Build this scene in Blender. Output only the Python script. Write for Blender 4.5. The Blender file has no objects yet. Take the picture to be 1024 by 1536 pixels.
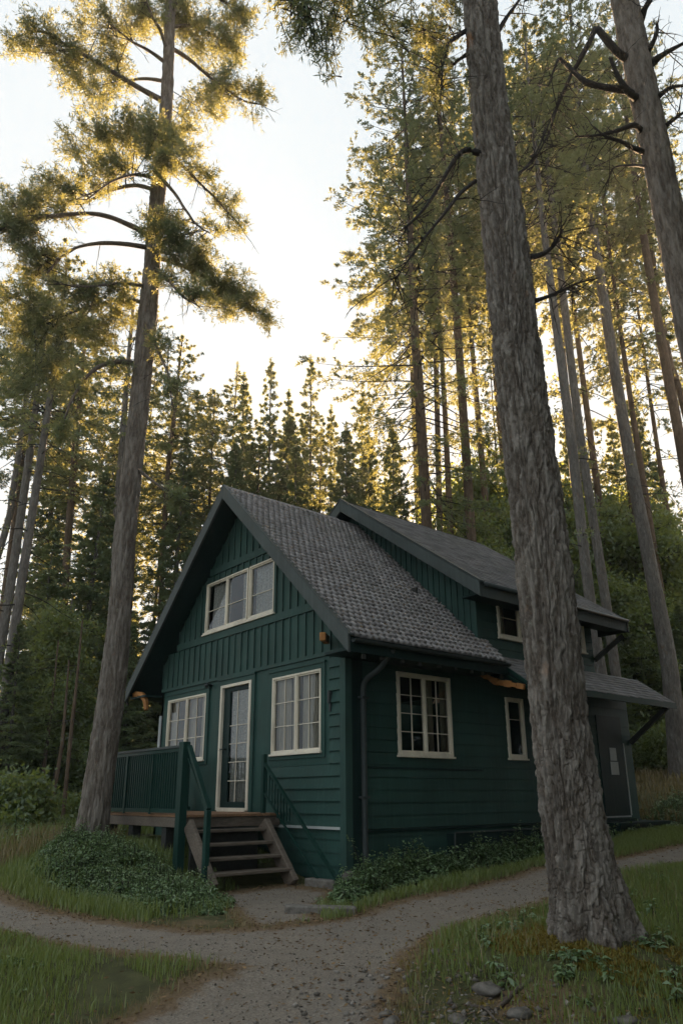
import bpy, math, random
import numpy as np
from mathutils import Matrix, Vector

# ------------------------------------------------------------------ camera, sky, sun, exposure
S = bpy.context.scene
COL = S.collection
CAM = np.array([8.0732, -6.7786, 0.2230])
YAW, TILT, ROLL = 0.876876, 0.312468, -0.00513
FPX, PX0, PY0 = 1112.03, 512.0, 835.958          # focal length and principal point in pixels of the 1024x1536 photograph
def cam_axes():
    cy, sy, ct, st = math.cos(YAW), math.sin(YAW), math.cos(TILT), math.sin(TILT)
    f = np.array([-sy*ct, cy*ct, st]); r = np.array([cy, sy, 0.0]); u = np.cross(r, f)
    c, s = math.cos(ROLL), math.sin(ROLL)
    return c*r + s*u, -s*r + c*u, f
CR, CU, CF = cam_axes()
FLAT = np.array([-math.sin(YAW), math.cos(YAW), 0.0])
cam = bpy.data.cameras.new('camera'); co = bpy.data.objects.new('camera', cam); COL.objects.link(co)
co.matrix_world = Matrix(((CR[0], CU[0], -CF[0], CAM[0]), (CR[1], CU[1], -CF[1], CAM[1]), (CR[2], CU[2], -CF[2], CAM[2]), (0, 0, 0, 1)))
cam.sensor_width = 36.0; cam.lens = FPX/1536*36.0
cam.shift_x = 0.0; cam.shift_y = (PY0-768)/1536
cam.clip_start = 0.05; cam.clip_end = 2000
S.camera = co

SUN_EL, SUN_AZ = math.radians(21.8), math.radians(40.8)     # the low sun shows between the trunks right of the ridge
sun_dir = Vector((-math.sin(SUN_AZ)*math.cos(SUN_EL), math.cos(SUN_AZ)*math.cos(SUN_EL), math.sin(SUN_EL)))
W = bpy.data.worlds.new('World'); S.world = W; W.use_nodes = True
nt = W.node_tree; nt.nodes.clear()
sky = nt.nodes.new('ShaderNodeTexSky'); sky.sky_type = 'NISHITA'; sky.sun_disc = False
sky.sun_elevation = SUN_EL; sky.sun_rotation = -SUN_AZ
sky.altitude = 100; sky.air_density = 1.0; sky.dust_density = 3.0; sky.ozone_density = 1.0
bg = nt.nodes.new('ShaderNodeBackground'); bg.inputs[1].default_value = 0.15
wo = nt.nodes.new('ShaderNodeOutputWorld')
hs = nt.nodes.new('ShaderNodeHueSaturation'); hs.inputs['Saturation'].default_value = .9      # thin veil of high cloud: paler than a clear sky
nt.links.new(sky.outputs[0], hs.inputs['Color']); va = nt.nodes.new('ShaderNodeVectorMath'); va.operation = 'MULTIPLY_ADD'; va.inputs[1].default_value = (2.44, 2.20, 2.08); va.inputs[2].default_value = (.18, .17, .16)
vd = nt.nodes.new('ShaderNodeVectorMath'); vd.operation = 'DIVIDE'                      # the veil evens the sky out: brightness c / (.17 + 2.1 c)
nt.links.new(hs.outputs[0], va.inputs[0]); nt.links.new(hs.outputs[0], vd.inputs[0]); nt.links.new(va.outputs[0], vd.inputs[1]); vg = nt.nodes.new('ShaderNodeVectorMath'); vg.operation = 'MULTIPLY_ADD'; vg.inputs[1].default_value = (.0022, .0015, .0007)   # warm aureole round the low sun
nt.links.new(hs.outputs[0], vg.inputs[0]); nt.links.new(vd.outputs[0], vg.inputs[2]); nt.links.new(vg.outputs[0], bg.inputs[0]); nt.links.new(bg.outputs[0], wo.inputs[0])
sl = bpy.data.lights.new('sun', 'SUN'); sl.energy = 3.0; sl.angle = math.radians(0.5); sl.color = (1.0, 0.66, 0.36)
so = bpy.data.objects.new('sun', sl); COL.objects.link(so)
so.rotation_euler = (-sun_dir).to_track_quat('-Z', 'Y').to_euler()
vs = S.view_settings; vs.view_transform = 'Standard'; vs.look = 'None'; vs.exposure = 3.72; vs.gamma = 1.0; vs.use_curve_mapping = False
S.cycles.use_denoising = True
S.cycles.max_bounces = 8; S.cycles.transparent_max_bounces = 12; S.cycles.transmission_bounces = 6; S.cycles.diffuse_bounces = 4
S.cycles.caustics_reflective = False; S.cycles.caustics_refractive = False

# ------------------------------------------------------------------ helpers
RNG = np.random.default_rng(7)
def nz(v):
    v = np.asarray(v, float); return v/np.maximum(np.linalg.norm(v, axis=-1, keepdims=True), 1e-9)
def at(px, py, D):
    """world point seen at photo pixel (px, py) standing D metres ahead; also metres per pixel there"""
    d = CR*((px-PX0)/FPX) + CU*((PY0-py)/FPX) + CF
    P = CAM + d*(D/(d@FLAT)); return P, ((P-CAM)@CF)/FPX
def sm(t):
    t = np.clip(t, 0, 1); return t*t*(3-2*t)
def ground_z(x, y):
    x = np.asarray(x, float); y = np.asarray(y, float)
    z = -.90 + .062*np.clip(y+.8, 0, 9)
    hill = np.maximum(y-8.2, 0); z = z + 2.4*(1-np.exp(-hill/11))*sm((x+16)/10)
    z = z + .02*np.maximum(-x-6, 0)
    z = z + .44*sm((-.75-x)/1.7)*sm((y+4.1+.1*np.maximum(-x-3, 0))/1.7)*np.clip(1-(y+.8)/9, 0, 1)
    z = z - .11*sm((x-y-6.7)/1.1)
    z = z + .13*np.exp(-((x-4.5)**2+(y+1.35)**2)/.9)
    return z
def hsh(i):
    return np.modf(np.abs(np.sin(i[..., 0]*127.1+i[..., 1]*311.7+i[..., 2]*74.7)*43758.5453))[0]
def vnoise(P):
    P = np.asarray(P, float); i = np.floor(P); f = P-i; f = f*f*(3-2*f); r = 0
    for dx in (0, 1):
        for dy in (0, 1):
            for dz in (0, 1):
                w = (f[..., 0] if dx else 1-f[..., 0])*(f[..., 1] if dy else 1-f[..., 1])*(f[..., 2] if dz else 1-f[..., 2])
                r = r+w*hsh(i+np.array([dx, dy, dz]))
    return r
def fbm(P, o=4):
    a, r, t = .5, 0, 0
    for k in range(o):
        r = r+a*vnoise(np.asarray(P)*2**k+17.3*k); t += a; a *= .5
    return r/t
def worley(P):
    i = np.floor(P); f1 = np.full(P.shape[:-1], 9.); f2 = f1.copy(); idv = f1*0
    for dx in (-1, 0, 1):
        for dy in (-1, 0, 1):
            for dz in (-1, 0, 1):
                c = i+np.array([dx, dy, dz])
                q = c+np.stack([hsh(c), hsh(c+31.4), hsh(c+77.7)], -1)
                d = np.linalg.norm(q-P, axis=-1); n = d < f1
                f2 = np.where(n, f1, np.minimum(f2, d)); idv = np.where(n, hsh(c+5.5), idv); f1 = np.where(n, d, f1)
    return f1, f2, idv

class Empties: pass
def link(o, parent=None):
    COL.objects.link(o)
    if parent is not None:
        o.parent = parent
        o.location = -Vector(parent['base']) if 'base' in parent else Vector((0, 0, 0))
    return o
def np_mesh(name, V, F, mats, parent=None, smooth=False, rnd=None, midx=None, local=False):
    V = np.asarray(V, np.float32); F = np.asarray(F, np.int32); k = F.shape[1]
    me = bpy.data.meshes.new(name)
    me.vertices.add(len(V)); me.vertices.foreach_set('co', V.ravel())
    me.loops.add(F.size); me.loops.foreach_set('vertex_index', F.ravel())
    me.polygons.add(len(F)); me.polygons.foreach_set('loop_start', np.arange(0, F.size, k, dtype=np.int32))
    me.polygons.foreach_set('loop_total', np.full(len(F), k, np.int32))
    if smooth: me.polygons.foreach_set('use_smooth', np.ones(len(F), bool))
    for m in (mats if isinstance(mats, (list, tuple)) else [mats]): me.materials.append(m)
    if midx is not None: me.polygons.foreach_set('material_index', np.asarray(midx, np.int32))
    if rnd is not None:
        a = me.attributes.new('rnd', 'FLOAT', 'POINT'); a.data.foreach_set('value', np.asarray(rnd, np.float32))
    me.update(); me.validate()
    o = bpy.data.objects.new(name, me)
    link(o, parent)
    if local: o.location = (0, 0, 0)
    return o
class MB:
    def __init__(s): s.v = []; s.f = []
    def poly(s, pts, faces):
        n = len(s.v); s.v += [tuple(map(float, p)) for p in pts]; s.f += [tuple(n+i for i in f) for f in faces]; return s
    def box(s, a, b):
        (x0, y0, z0), (x1, y1, z1) = np.minimum(a, b), np.maximum(a, b)
        return s.hexa([(x0, y0, z0), (x1, y0, z0), (x1, y1, z0), (x0, y1, z0), (x0, y0, z1), (x1, y0, z1), (x1, y1, z1), (x0, y1, z1)])
    def hexa(s, p):
        return s.poly(p, [(3, 2, 1, 0), (4, 5, 6, 7), (0, 1, 5, 4), (1, 2, 6, 5), (2, 3, 7, 6), (3, 0, 4, 7)])
    def bar(s, a, b, w, h, up=(0, 0, 1)):
        a = np.array(a, float); b = np.array(b, float); d = nz(b-a); r = nz(np.cross(d, up)); u = np.cross(r, d)
        return s.hexa([p+i*r*w/2+j*u*h/2 for p in (a, b) for i, j in ((-1, -1), (1, -1), (1, 1), (-1, 1))])
    def prism(s, ring, vec):
        n = len(ring); r2 = [np.array(p, float)+np.array(vec, float) for p in ring]
        return s.poly(list(ring)+r2, [tuple(range(n))[::-1], tuple(range(n, 2*n))]+[(i, (i+1) % n, n+(i+1) % n, n+i) for i in range(n)])
    def tube(s, pts, rad, seg=8):
        V, F = tube_np(np.array(pts, float), np.broadcast_to(np.array(rad, float), (len(pts),)), seg)
        n = len(s.v); s.v += [tuple(p) for p in V]; s.f += [tuple(n+i for i in f) for f in F]
        s.f.append(tuple(n+i for i in range(seg))[::-1]); s.f.append(tuple(n+(len(pts)-1)*seg+i for i in range(seg))); return s
    def build(s, name, mat, parent=None, smooth=False, bevel=0, recalc=True):
        me = bpy.data.meshes.new(name); me.from_pydata(s.v, [], s.f); me.materials.append(mat); me.update()
        import bmesh
        bm = bmesh.new(); bm.from_mesh(me); 
        if recalc: bmesh.ops.recalc_face_normals(bm, faces=bm.faces)
        bm.to_mesh(me); bm.free()
        if smooth:
            for p in me.polygons: p.use_smooth = True
        o = bpy.data.objects.new(name, me); link(o, parent)
        if bevel:
            m = o.modifiers.new('bevel', 'BEVEL'); m.width = bevel; m.segments = 1; m.limit_method = 'ANGLE'
        return o
def spline(pts, n):
    p = np.array(pts, float); p = np.vstack([2*p[0]-p[1], p, 2*p[-1]-p[-2]]); m = len(pts)-1
    t = np.linspace(0, m, n); i = np.minimum(t.astype(int), m-1); f = (t-i)[:, None]
    a, b, c, d = p[i], p[i+1], p[i+2], p[i+3]
    return .5*(2*b+(c-a)*f+(2*a-5*b+4*c-d)*f**2+(3*b-a-3*c+d)*f**3)
def frames(path):
    t = nz(np.gradient(path, axis=0)); ref = np.array([.31, .95, .05]) if abs(t[:, 2]).mean() > .6 else np.array([.03, .02, 1.])
    r = nz(np.cross(t, ref)); u = np.cross(r, t); return t, r, u
def tube_np(path, rad, seg):
    t, r, u = frames(path); n = len(path); a = np.arange(seg)*2*np.pi/seg
    V = path[:, None]+(np.cos(a)[None, :, None]*r[:, None]+np.sin(a)[None, :, None]*u[:, None])*np.asarray(rad)[:, None, None]
    i = np.arange(n-1)[:, None]*seg; j = np.arange(seg)[None]; k = (j+1) % seg
    F = np.stack([i+j, i+k, i+seg+k, i+seg+j], -1).reshape(-1, 4)
    return V.reshape(-1, 3), F
def join(parts):
    V, F, n = [], [], 0
    for v, f in parts: V.append(v); F.append(f+n); n += len(v)
    return np.concatenate(V), np.concatenate(F)
def blades(P, D, L, Wd, rng):
    """one small rhombic leaf face per point"""
    n = len(P); D = nz(D); s = nz(np.cross(D, rng.normal(size=(n, 3)))); L = np.broadcast_to(L, (n,))[:, None]; Wd = np.broadcast_to(Wd, (n,))[:, None]
    m = P+D*L*.5
    V = np.stack([P, m+s*Wd*.5, P+D*L, m-s*Wd*.5], 1).reshape(-1, 3)
    return V, np.arange(4*n).reshape(-1, 4)
def tag(o, label, cat, group=None, kind=None):
    if label: o['label'] = label
    if cat: o['category'] = cat
    if group: o['group'] = group
    if kind: o['kind'] = kind
    return o
def empty(name, loc, label, cat, group=None):
    o = bpy.data.objects.new(name, None); COL.objects.link(o); o.location = loc; o['base'] = tuple(float(v) for v in loc); o.empty_display_size = .3
    return tag(o, label, cat, group)
def inside(x, y, poly):
    x = np.asarray(x); r = np.zeros(x.shape, bool); n = len(poly)
    for i in range(n):
        (x0, y0), (x1, y1) = poly[i], poly[(i+1) % n]
        c = ((y0 > y) != (y1 > y)) & (x < (x1-x0)*(y-y0)/(y1-y0+1e-12)+x0); r ^= c
    return r
def polydist(x, y, line, closed=True):
    P = np.stack([x, y], -1); d = np.full(x.shape, 1e9); L = list(line); n = len(L)
    for i in range(n if closed else n-1):
        a = np.array(L[i]); b = np.array(L[(i+1) % n]); ab = b-a
        t = np.clip(((P-a)@ab)/(ab@ab+1e-12), 0, 1); d = np.minimum(d, np.linalg.norm(P-a-t[..., None]*ab, axis=-1))
    return d

# ------------------------------------------------------------------ materials
class NT:
    def __init__(s, name):
        s.m = bpy.data.materials.new(name); s.m.use_nodes = True; s.t = s.m.node_tree; s.t.nodes.clear()
        s.out = s.n('OutputMaterial')
    def n(s, typ, **kw):
        o = s.t.nodes.new('ShaderNode'+typ)
        for k, v in kw.items(): setattr(o, k, v)
        return o
    def l(s, a, b): s.t.links.new(a, b)
    def set(s, sock, v):
        if isinstance(v, bpy.types.NodeSocket): s.l(v, sock)
        else: sock.default_value = (*v, 1) if isinstance(v, (tuple, list)) and len(v) == 3 and sock.type == 'RGBA' else v
    def coord(s, scale=(1, 1, 1), kind='Object'):
        c = s.n('TexCoord'); m = s.n('Mapping'); m.inputs['Scale'].default_value = scale; s.l(c.outputs[kind], m.inputs[0]); return m.outputs[0]
    def noise(s, vec, scale, detail=4, rough=.55):
        o = s.n('TexNoise'); o.inputs['Scale'].default_value = scale; o.inputs['Detail'].default_value = detail; o.inputs['Roughness'].default_value = rough
        s.l(vec, o.inputs['Vector']); return o.outputs['Fac']
    def vor(s, vec, scale, feature='F1'):
        o = s.n('TexVoronoi', feature=feature); o.inputs['Scale'].default_value = scale; s.l(vec, o.inputs['Vector']); return o
    def ramp(s, fac, stops):
        o = s.n('ValToRGB'); e = o.color_ramp.elements
        while len(e) < len(stops): e.new(.5)
        for k, (p, c) in enumerate(stops): e[k].position = p; e[k].color = (*c, 1) if len(c) == 3 else c
        s.l(fac, o.inputs[0]); return o.outputs[0]
    def rampf(s, fac, a, b): return s.ramp(fac, [(a, (0, 0, 0)), (b, (1, 1, 1))])
    def mix(s, fac, a, b, typ='MIX'):
        o = s.n('MixRGB', blend_type=typ); s.set(o.inputs[0], fac); s.set(o.inputs[1], a); s.set(o.inputs[2], b); return o.outputs[0]
    def math(s, op, a, b=0.):
        o = s.n('Math', operation=op); s.set(o.inputs[0], a); s.set(o.inputs[1], b); return o.outputs[0]
    def bump(s, h, strength=.5, dist=.02, normal=None):
        o = s.n('Bump'); o.inputs['Strength'].default_value = strength; o.inputs['Distance'].default_value = dist; s.l(h, o.inputs['Height'])
        if normal is not None: s.l(normal, o.inputs['Normal'])
        return o.outputs[0]
    def attr(s, name='rnd'): return s.n('Attribute', attribute_name=name).outputs['Fac']
    def principled(s, col, rough=.7, normal=None, spec=.4, metal=0.):
        o = s.n('BsdfPrincipled'); s.set(o.inputs['Base Color'], col); s.set(o.inputs['Roughness'], rough)
        o.inputs['Specular IOR Level'].default_value = spec; o.inputs['Metallic'].default_value = metal
        if normal is not None: s.l(normal, o.inputs['Normal'])
        s.l(o.outputs[0], s.out.inputs[0]); return s.m
M = {}
def paint(name, col, rough=.55, grain=(3, 3, 40), wear=.0, wearcol=(.2, .19, .17)):
    t = NT(name); v = t.coord(); g = t.noise(t.coord(grain), 3.0, 5); big = t.noise(v, 1.3, 4)
    c = t.mix(t.rampf(big, .3, .75), tuple(x*.72 for x in col), tuple(x*1.22 for x in col))
    c = t.mix(t.math('MULTIPLY', t.rampf(g, .35, .8), .3), c, tuple(x*.7 for x in col))
    drip = t.noise(t.coord((9, 9, .7)), 2.2, 5)
    c = t.mix(t.math('MULTIPLY', t.rampf(drip, .5, .75), .35), c, tuple(min(1, x*1.45+.012) for x in col))
    if wear: c = t.mix(t.rampf(t.noise(v, 14, 6, .7), .72-wear*.1, .8), c, wearcol)
    M[name] = t.principled(c, t.math('ADD', rough-.1, t.math('MULTIPLY', big, .25)), t.bump(g, .25, .006), .12); return M[name]
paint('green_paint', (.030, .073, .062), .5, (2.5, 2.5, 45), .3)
paint('green_boards', (.037, .078, .067), .55, (40, 40, 2.5), .3)
paint('trim_paint', (.070, .083, .080), .55, (6, 6, 6), .5)
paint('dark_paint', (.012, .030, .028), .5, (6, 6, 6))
paint('rail_paint', (.012, .042, .034), .42, (30, 30, 3), .2)
paint('white_frame', (.78, .70, .57), .5, (20, 20, 20), .6, (.3, .25, .2))
paint('gutter_metal', (.05, .06, .06), .4, (4, 4, 4))
paint('pale_metal', (.42, .44, .43), .45, (4, 4, 4), .5)
def woodmat(name, a, b, sc=(2, 26, 26), rough=.75):
    t = NT(name); g = t.noise(t.coord(sc), 2.5, 6, .65); big = t.noise(t.coord(), 2.2, 3)
    c = t.ramp(g, [(.25, a), (.7, b)]); c = t.mix(t.math('MULTIPLY', t.rampf(big, .4, .7), .5), c, tuple(x*.55 for x in a))
    M[name] = t.principled(c, rough, t.bump(g, .5, .01))
woodmat('deck_wood', (.16, .085, .045), (.34, .19, .10))
woodmat('grey_wood', (.07, .054, .040), (.20, .16, .125), (20, 3, 20))
woodmat('orange_wood', (.30, .12, .035), (.50, .23, .07), (8, 8, 8))
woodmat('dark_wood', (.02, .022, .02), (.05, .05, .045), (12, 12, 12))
def shingles(name, a, b):
    t = NT(name); r = t.attr(); n = t.noise(t.coord(), 38, 4, .7); big = t.noise(t.coord(), .9, 4)
    c = t.ramp(r, [(0, a), (1, b)]); c = t.mix(t.math('MULTIPLY', t.rampf(n, .35, .75), .5), c, tuple(x*.55 for x in a))
    c = t.mix(t.math('MULTIPLY', t.rampf(big, .5, .8), .35), c, (.075, .085, .06))
    M[name] = t.principled(c, .72, t.bump(n, .4, .006), .35)
shingles('roof_tile', (.22, .203, .199), (.37, .346, .340))
shingles('roof_shingle', (.13, .126, .127), (.25, .242, .243))
t = NT('window_glass'); gl = t.n('BsdfGlossy'); gl.inputs['Roughness'].default_value = .015; gl.inputs['Color'].default_value = (.95, .97, 1, 1)
w_ = t.noise(t.coord(), 1.7, 2); t.l(t.bump(w_, .06, .05), gl.inputs['Normal'])
tr = t.n('BsdfTransparent'); tr.inputs[0].default_value = (.92, .95, .94, 1); fr = t.n('Fresnel'); fr.inputs[0].default_value = 1.5
mx = t.n('MixShader'); t.l(fr.outputs[0], mx.inputs[0]); t.l(tr.outputs[0], mx.inputs[1]); t.l(gl.outputs[0], mx.inputs[2]); t.l(mx.outputs[0], t.out.inputs[0]); M['glass'] = t.m
def cloth(name, a, b, sc):
    t = NT(name); n = t.noise(t.coord(sc), 3, 5, .7); c = t.ramp(n, [(.3, a), (.7, b)])
    d = t.n('BsdfDiffuse'); t.set(d.inputs[0], c); x = t.n('BsdfTranslucent'); t.set(x.inputs[0], c)
    m = t.n('MixShader'); m.inputs[0].default_value = .35; t.l(d.outputs[0], m.inputs[1]); t.l(x.outputs[0], m.inputs[2]); t.l(m.outputs[0], t.out.inputs[0]); M[name] = t.m
cloth('curtain', (.55, .49, .40), (.78, .71, .61), (4, 4, 1))
cloth('lace', (.36, .34, .31), (.88, .86, .82), (14, 14, 14))
def leafmat(name, dark, light, trans, tf=.45, gloss=.06, hue=.25):
    t = NT(name); r = t.attr(); oi = t.n('ObjectInfo').outputs['Random']; n = t.noise(t.coord(), .9, 3)
    c = t.mix(t.rampf(r, 0, 1), dark, light); c = t.mix(t.math('MULTIPLY', t.rampf(n, .35, .7), .5), c, tuple(x*.8 for x in light))
    c = t.mix(t.math('MULTIPLY', oi, hue), c, (light[0]*1.3, light[1]*.95, light[2]*.7))
    d = t.n('BsdfDiffuse'); t.set(d.inputs[0], c); x = t.n('BsdfTranslucent'); t.set(x.inputs[0], t.mix(t.math('MULTIPLY', r, .5), trans, tuple(v*.6 for v in trans)))
    m = t.n('MixShader'); m.inputs[0].default_value = tf; t.l(d.outputs[0], m.inputs[1]); t.l(x.outputs[0], m.inputs[2])
    g = t.n('BsdfGlossy'); g.inputs['Roughness'].default_value = .45; m2 = t.n('MixShader'); m2.inputs[0].default_value = gloss
    t.l(m.outputs[0], m2.inputs[1]); t.l(g.outputs[0], m2.inputs[2]); t.l(m2.outputs[0], t.out.inputs[0]); M[name] = t.m
leafmat('pine_needles', (.038, .090, .050), (.10, .175, .085), (.38, .36, .11), .42, .06, .12)
leafmat('spruce_needles', (.046, .11, .058), (.125, .205, .10), (.37, .37, .12), .42, .06, .15)
leafmat('broad_leaves', (.040, .085, .030), (.105, .165, .055), (.36, .40, .08))
leafmat('nettle_leaves', (.075, .155, .07), (.20, .31, .14), (.16, .24, .06), .3, .10)
leafmat('grass_blades', (.08, .15, .036), (.20, .265, .068), (.26, .30, .06), .35)
leafmat('dry_grass', (.15, .12, .05), (.28, .225, .10), (.25, .20, .07), .3)
leafmat('moss', (.13, .105, .02), (.24, .19, .04), (.2, .15, .03), .2, .02)
def barkmat(name, cols, flake, sc=1.0, orange=0.0, bump=.6):
    t = NT(name); v = t.coord((1, 1, .28)); vo = t.vor(v, 22*sc); n = t.noise(v, 30*sc, 6, .7); big = t.noise(t.coord((1, 1, .5)), 2.2, 4)
    w = t.noise(t.coord((1, 1, .16)), 26*sc, 5, .75)
    c = t.ramp(n, [(.25, cols[0]), (.5, cols[1]), (.78, cols[2])])
    c = t.mix(t.math('MULTIPLY', t.rampf(w, .56, .68), .55), c, flake)
    c = t.mix(t.math('MULTIPLY', t.rampf(big, .42, .7), .45), c, cols[0])
    c = t.mix(t.math('MULTIPLY', t.rampf(t.noise(t.coord((1, 1, .7)), 9*sc, 5, .7), .60, .68), .5), c, (.155, .085, .048))
    c = t.mix(t.math('MULTIPLY', t.rampf(t.noise(t.coord((1, 1, .8)), 5.5*sc, 6, .75), .62, .70), .55), c, (.26, .275, .215))
    if orange: c = t.mix(t.math('MULTIPLY', t.rampf(t.noise(t.coord((1, 1, .6)), 3.1, 3), .69, .76), orange), c, (.30, .12, .03))
    c = t.mix(t.math('MULTIPLY', t.attr(), .45), c, flake)
    h = t.math('ADD', t.math('MULTIPLY', vo.outputs['Distance'], .6), t.math('ADD', n, w))
    M[name] = t.principled(c, .9, t.bump(h, bump, .03), .15)
barkmat('pine_bark', ((.052, .040, .032), (.135, .111, .091), (.235, .20, .17)), (.34, .305, .27), 1.6, .15)
barkmat('old_bark', ((.048, .037, .030), (.135, .111, .091), (.26, .224, .192)), (.40, .365, .325), 2.2, .8)
barkmat('grey_bark', ((.06, .052, .046), (.145, .131, .118), (.24, .222, .204)), (.34, .32, .30), .6)
barkmat('warm_bark', ((.05, .036, .026), (.12, .085, .06), (.20, .145, .105)), (.24, .18, .13), .5)
barkmat('twig_bark', ((.022, .020, .019), (.045, .040, .037), (.075, .068, .062)), (.09, .085, .08), 2.0)
t = NT('stone'); n = t.noise(t.coord(), 9, 6, .65); M['stone'] = t.principled(t.ramp(n, [(.3, (.05, .044, .038)), (.7, (.19, .172, .15))]), .85, t.bump(n, .6, .02), .2)
t = NT('pebbles'); r = t.attr(); M['pebbles'] = t.principled(t.ramp(r, [(0, (.08, .069, .058)), (.6, (.16, .142, .122)), (1, (.30, .272, .24))]), .85, None, .2)
t = NT('litter'); r = t.attr(); M['litter'] = t.principled(t.ramp(r, [(0, (.10, .065, .042)), (.6, (.18, .115, .062)), (1, (.28, .185, .095))]), .85, None, .2)
t = NT('concrete'); n = t.noise(t.coord(), 16, 6, .7); M['concrete'] = t.principled(t.ramp(n, [(.3, (.09, .082, .072)), (.7, (.23, .21, .185))]), .9, t.bump(n, .5, .01), .2)
# ground: gravel, soil, needle litter and turf mixed by what lies there (vertex values say which)
t = NT('ground'); v = t.coord(); g_ = t.noise(v, 60, 6, .75); n2 = t.noise(v, 5, 6, .65); n3 = t.noise(v, .8, 4); vo = t.vor(v, 70)
grav = t.ramp(g_, [(.25, (.11, .092, .073)), (.5, (.23, .198, .160)), (.78, (.39, .345, .29))])
grav = t.mix(t.math('MULTIPLY', t.rampf(n2, .45, .7), .5), grav, (.15, .122, .098))
grav = t.mix(t.math('MULTIPLY', t.rampf(n3, .45, .7), .4), grav, (.19, .172, .15))
lit = t.ramp(g_, [(.25, (.08, .053, .032)), (.55, (.19, .13, .078)), (.8, (.30, .22, .13))])
soil = t.ramp(n2, [(.3, (.045, .046, .022)), (.55, (.085, .090, .038)), (.8, (.14, .122, .062))])
soil = t.mix(t.math('MULTIPLY', t.rampf(g_, .4, .7), .4), soil, (.07, .06, .028))
pth = t.math('ADD', t.attr('path'), t.math('MULTIPLY', t.math('SUBTRACT', t.noise(v, 7, 5, .7), .5), .75))
edge = t.ramp(pth, [(.16, (0, 0, 0)), (.36, (1, 1, 1)), (.55, (1, 1, 1)), (.72, (0, 0, 0))])
c = t.mix(t.rampf(pth, .42, .6), soil, grav); c = t.mix(t.math('MULTIPLY', edge, .85), c, lit)
c = t.mix(t.rampf(t.math('ADD', t.attr('litter'), t.math('MULTIPLY', t.math('SUBTRACT', n2, .5), .6)), .45, .7), c, lit)
M['ground'] = t.principled(c, .92, t.bump(t.math('ADD', g_, t.math('MULTIPLY', n2, 1.5)), .7, .025), .15)

# ------------------------------------------------------------------ ground and path
PATH = [(-30, -3.2), (-6, -3.75), (-1.79, -3.8), (-.07, -3.65), (.89, -3.38), (1.64, -3.09), (1.95, -2.58), (1.99, -1.84), (1.56, -.54), (1.68, .5), (1.39, 2.24), (1.79, 3.55), (1.84, 5.41), (1.95, 8.5), (2.4, 13),
        (3.6, 13), (2.9, 8.5), (2.75, 5.2), (2.72, 3.62), (2.50, 2.45), (2.80, .23), (2.86, -.86), (3.28, -1.89), (3.77, -2.67), (4.22, -3.28), (4.9, -3.84), (6.2, -4.6), (9, -6), (9, -9), (6, -7.2), (3.81, -4.98), (3.39, -4.48), (3.19, -3.96), (3.15, -3.57), (2.78, -3.73), (2.1, -3.93), (1.39, -4.19), (.44, -4.44), (-2, -4.75), (-6, -5.0), (-30, -5.2)]
LANDING = [(-.62, -1.62), (-.62, -.45), (.3, -.42), (1.2, -1.5), (1.9, -1.9), (1.75, -2.6), (.9, -2.25)]
def path_val(x, y):
    s = np.where(inside(x, y, PATH), 1, -1)*polydist(x, y, PATH)
    l = np.where(inside(x, y, LANDING), 1, -1)*polydist(x, y, LANDING)
    return np.clip(.5+np.maximum(s, l-.05)*1.7, 0, 1)
def litter_val(x, y):
    a = np.exp(-((x+3.3)**2+(y+2.75)**2)/.5)*.9
    b = np.exp(-((x-4.9)**2+(y+2.6)**2)/.35)*.8
    c = sm((y-9)/3)*sm((x+9)/4)*.55
    d = np.exp(-((x-1.2)**2+(y+2.9)**2)/.3)*.6
    return np.clip(a+b+c+d, 0, 1)
def grid_axis(lo, hi, f0, f1, fine, coarse):
    a = list(np.arange(f0, f1, fine)); s = fine; p = f1
    while p < hi: a.append(p); s = min(s*1.22, coarse); p += s
    a.append(hi); s = fine; p = f0-fine; b = []
    while p > lo: b.append(p); s = min(s*1.22, coarse); p -= s
    b.append(lo); return np.array(b[::-1]+a)
gx = grid_axis(-110, 40, -3.5, 7.2, .05, 8); gy = grid_axis(-30, 110, -6, 5.0, .05, 8)
X, Y = np.meshgrid(gx, gy, indexing='ij'); Z = ground_z(X, Y)
pv = path_val(X, Y)
near = np.clip(1-np.hypot(X-3, Y+1)/14, 0, 1)
Z = Z+(fbm(np.stack([X*1.3, Y*1.3, X*0], -1))-.5)*.10*(1-.75*pv)+(fbm(np.stack([X*9, Y*9, X*0+3], -1), 3)-.5)*.030*near*(1-.5*pv)-.03*pv
Zg = Z
V = np.stack([X, Y, Z], -1).reshape(-1, 3); nx, ny = X.shape
ii = (np.arange(nx-1)[:, None]*ny+np.arange(ny-1)[None]).reshape(-1); F = np.stack([ii, ii+ny, ii+ny+1, ii+1], -1)
fp = pv.reshape(-1)[F].mean(1) > .5
def ground_obj(name, sel):
    f = F[sel]; u, inv = np.unique(f, return_inverse=True)
    o = np_mesh(name, V[u], inv.reshape(-1, 4), M['ground'], smooth=True); o['kind'] = 'structure'
    for nm, val in (('path', pv), ('litter', litter_val(X, Y))):
        a = o.data.attributes.new(nm, 'FLOAT', 'POINT'); a.data.foreach_set('value', val.reshape(-1)[u].astype(np.float32))
ground_obj('ground', ~fp); ground_obj('gravel_path', fp)
def zat(x, y):
    x = np.asarray(x, float); y = np.asarray(y, float)
    i = np.clip(np.searchsorted(gx, x)-1, 0, nx-2); j = np.clip(np.searchsorted(gy, y)-1, 0, ny-2)
    a = np.clip((x-gx[i])/(gx[i+1]-gx[i]), 0, 1); b = np.clip((y-gy[j])/(gy[j+1]-gy[j]), 0, 1)
    return (Zg[i, j]*(1-a)+Zg[i+1, j]*a)*(1-b)+(Zg[i, j+1]*(1-a)+Zg[i+1, j+1]*a)*b

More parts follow.
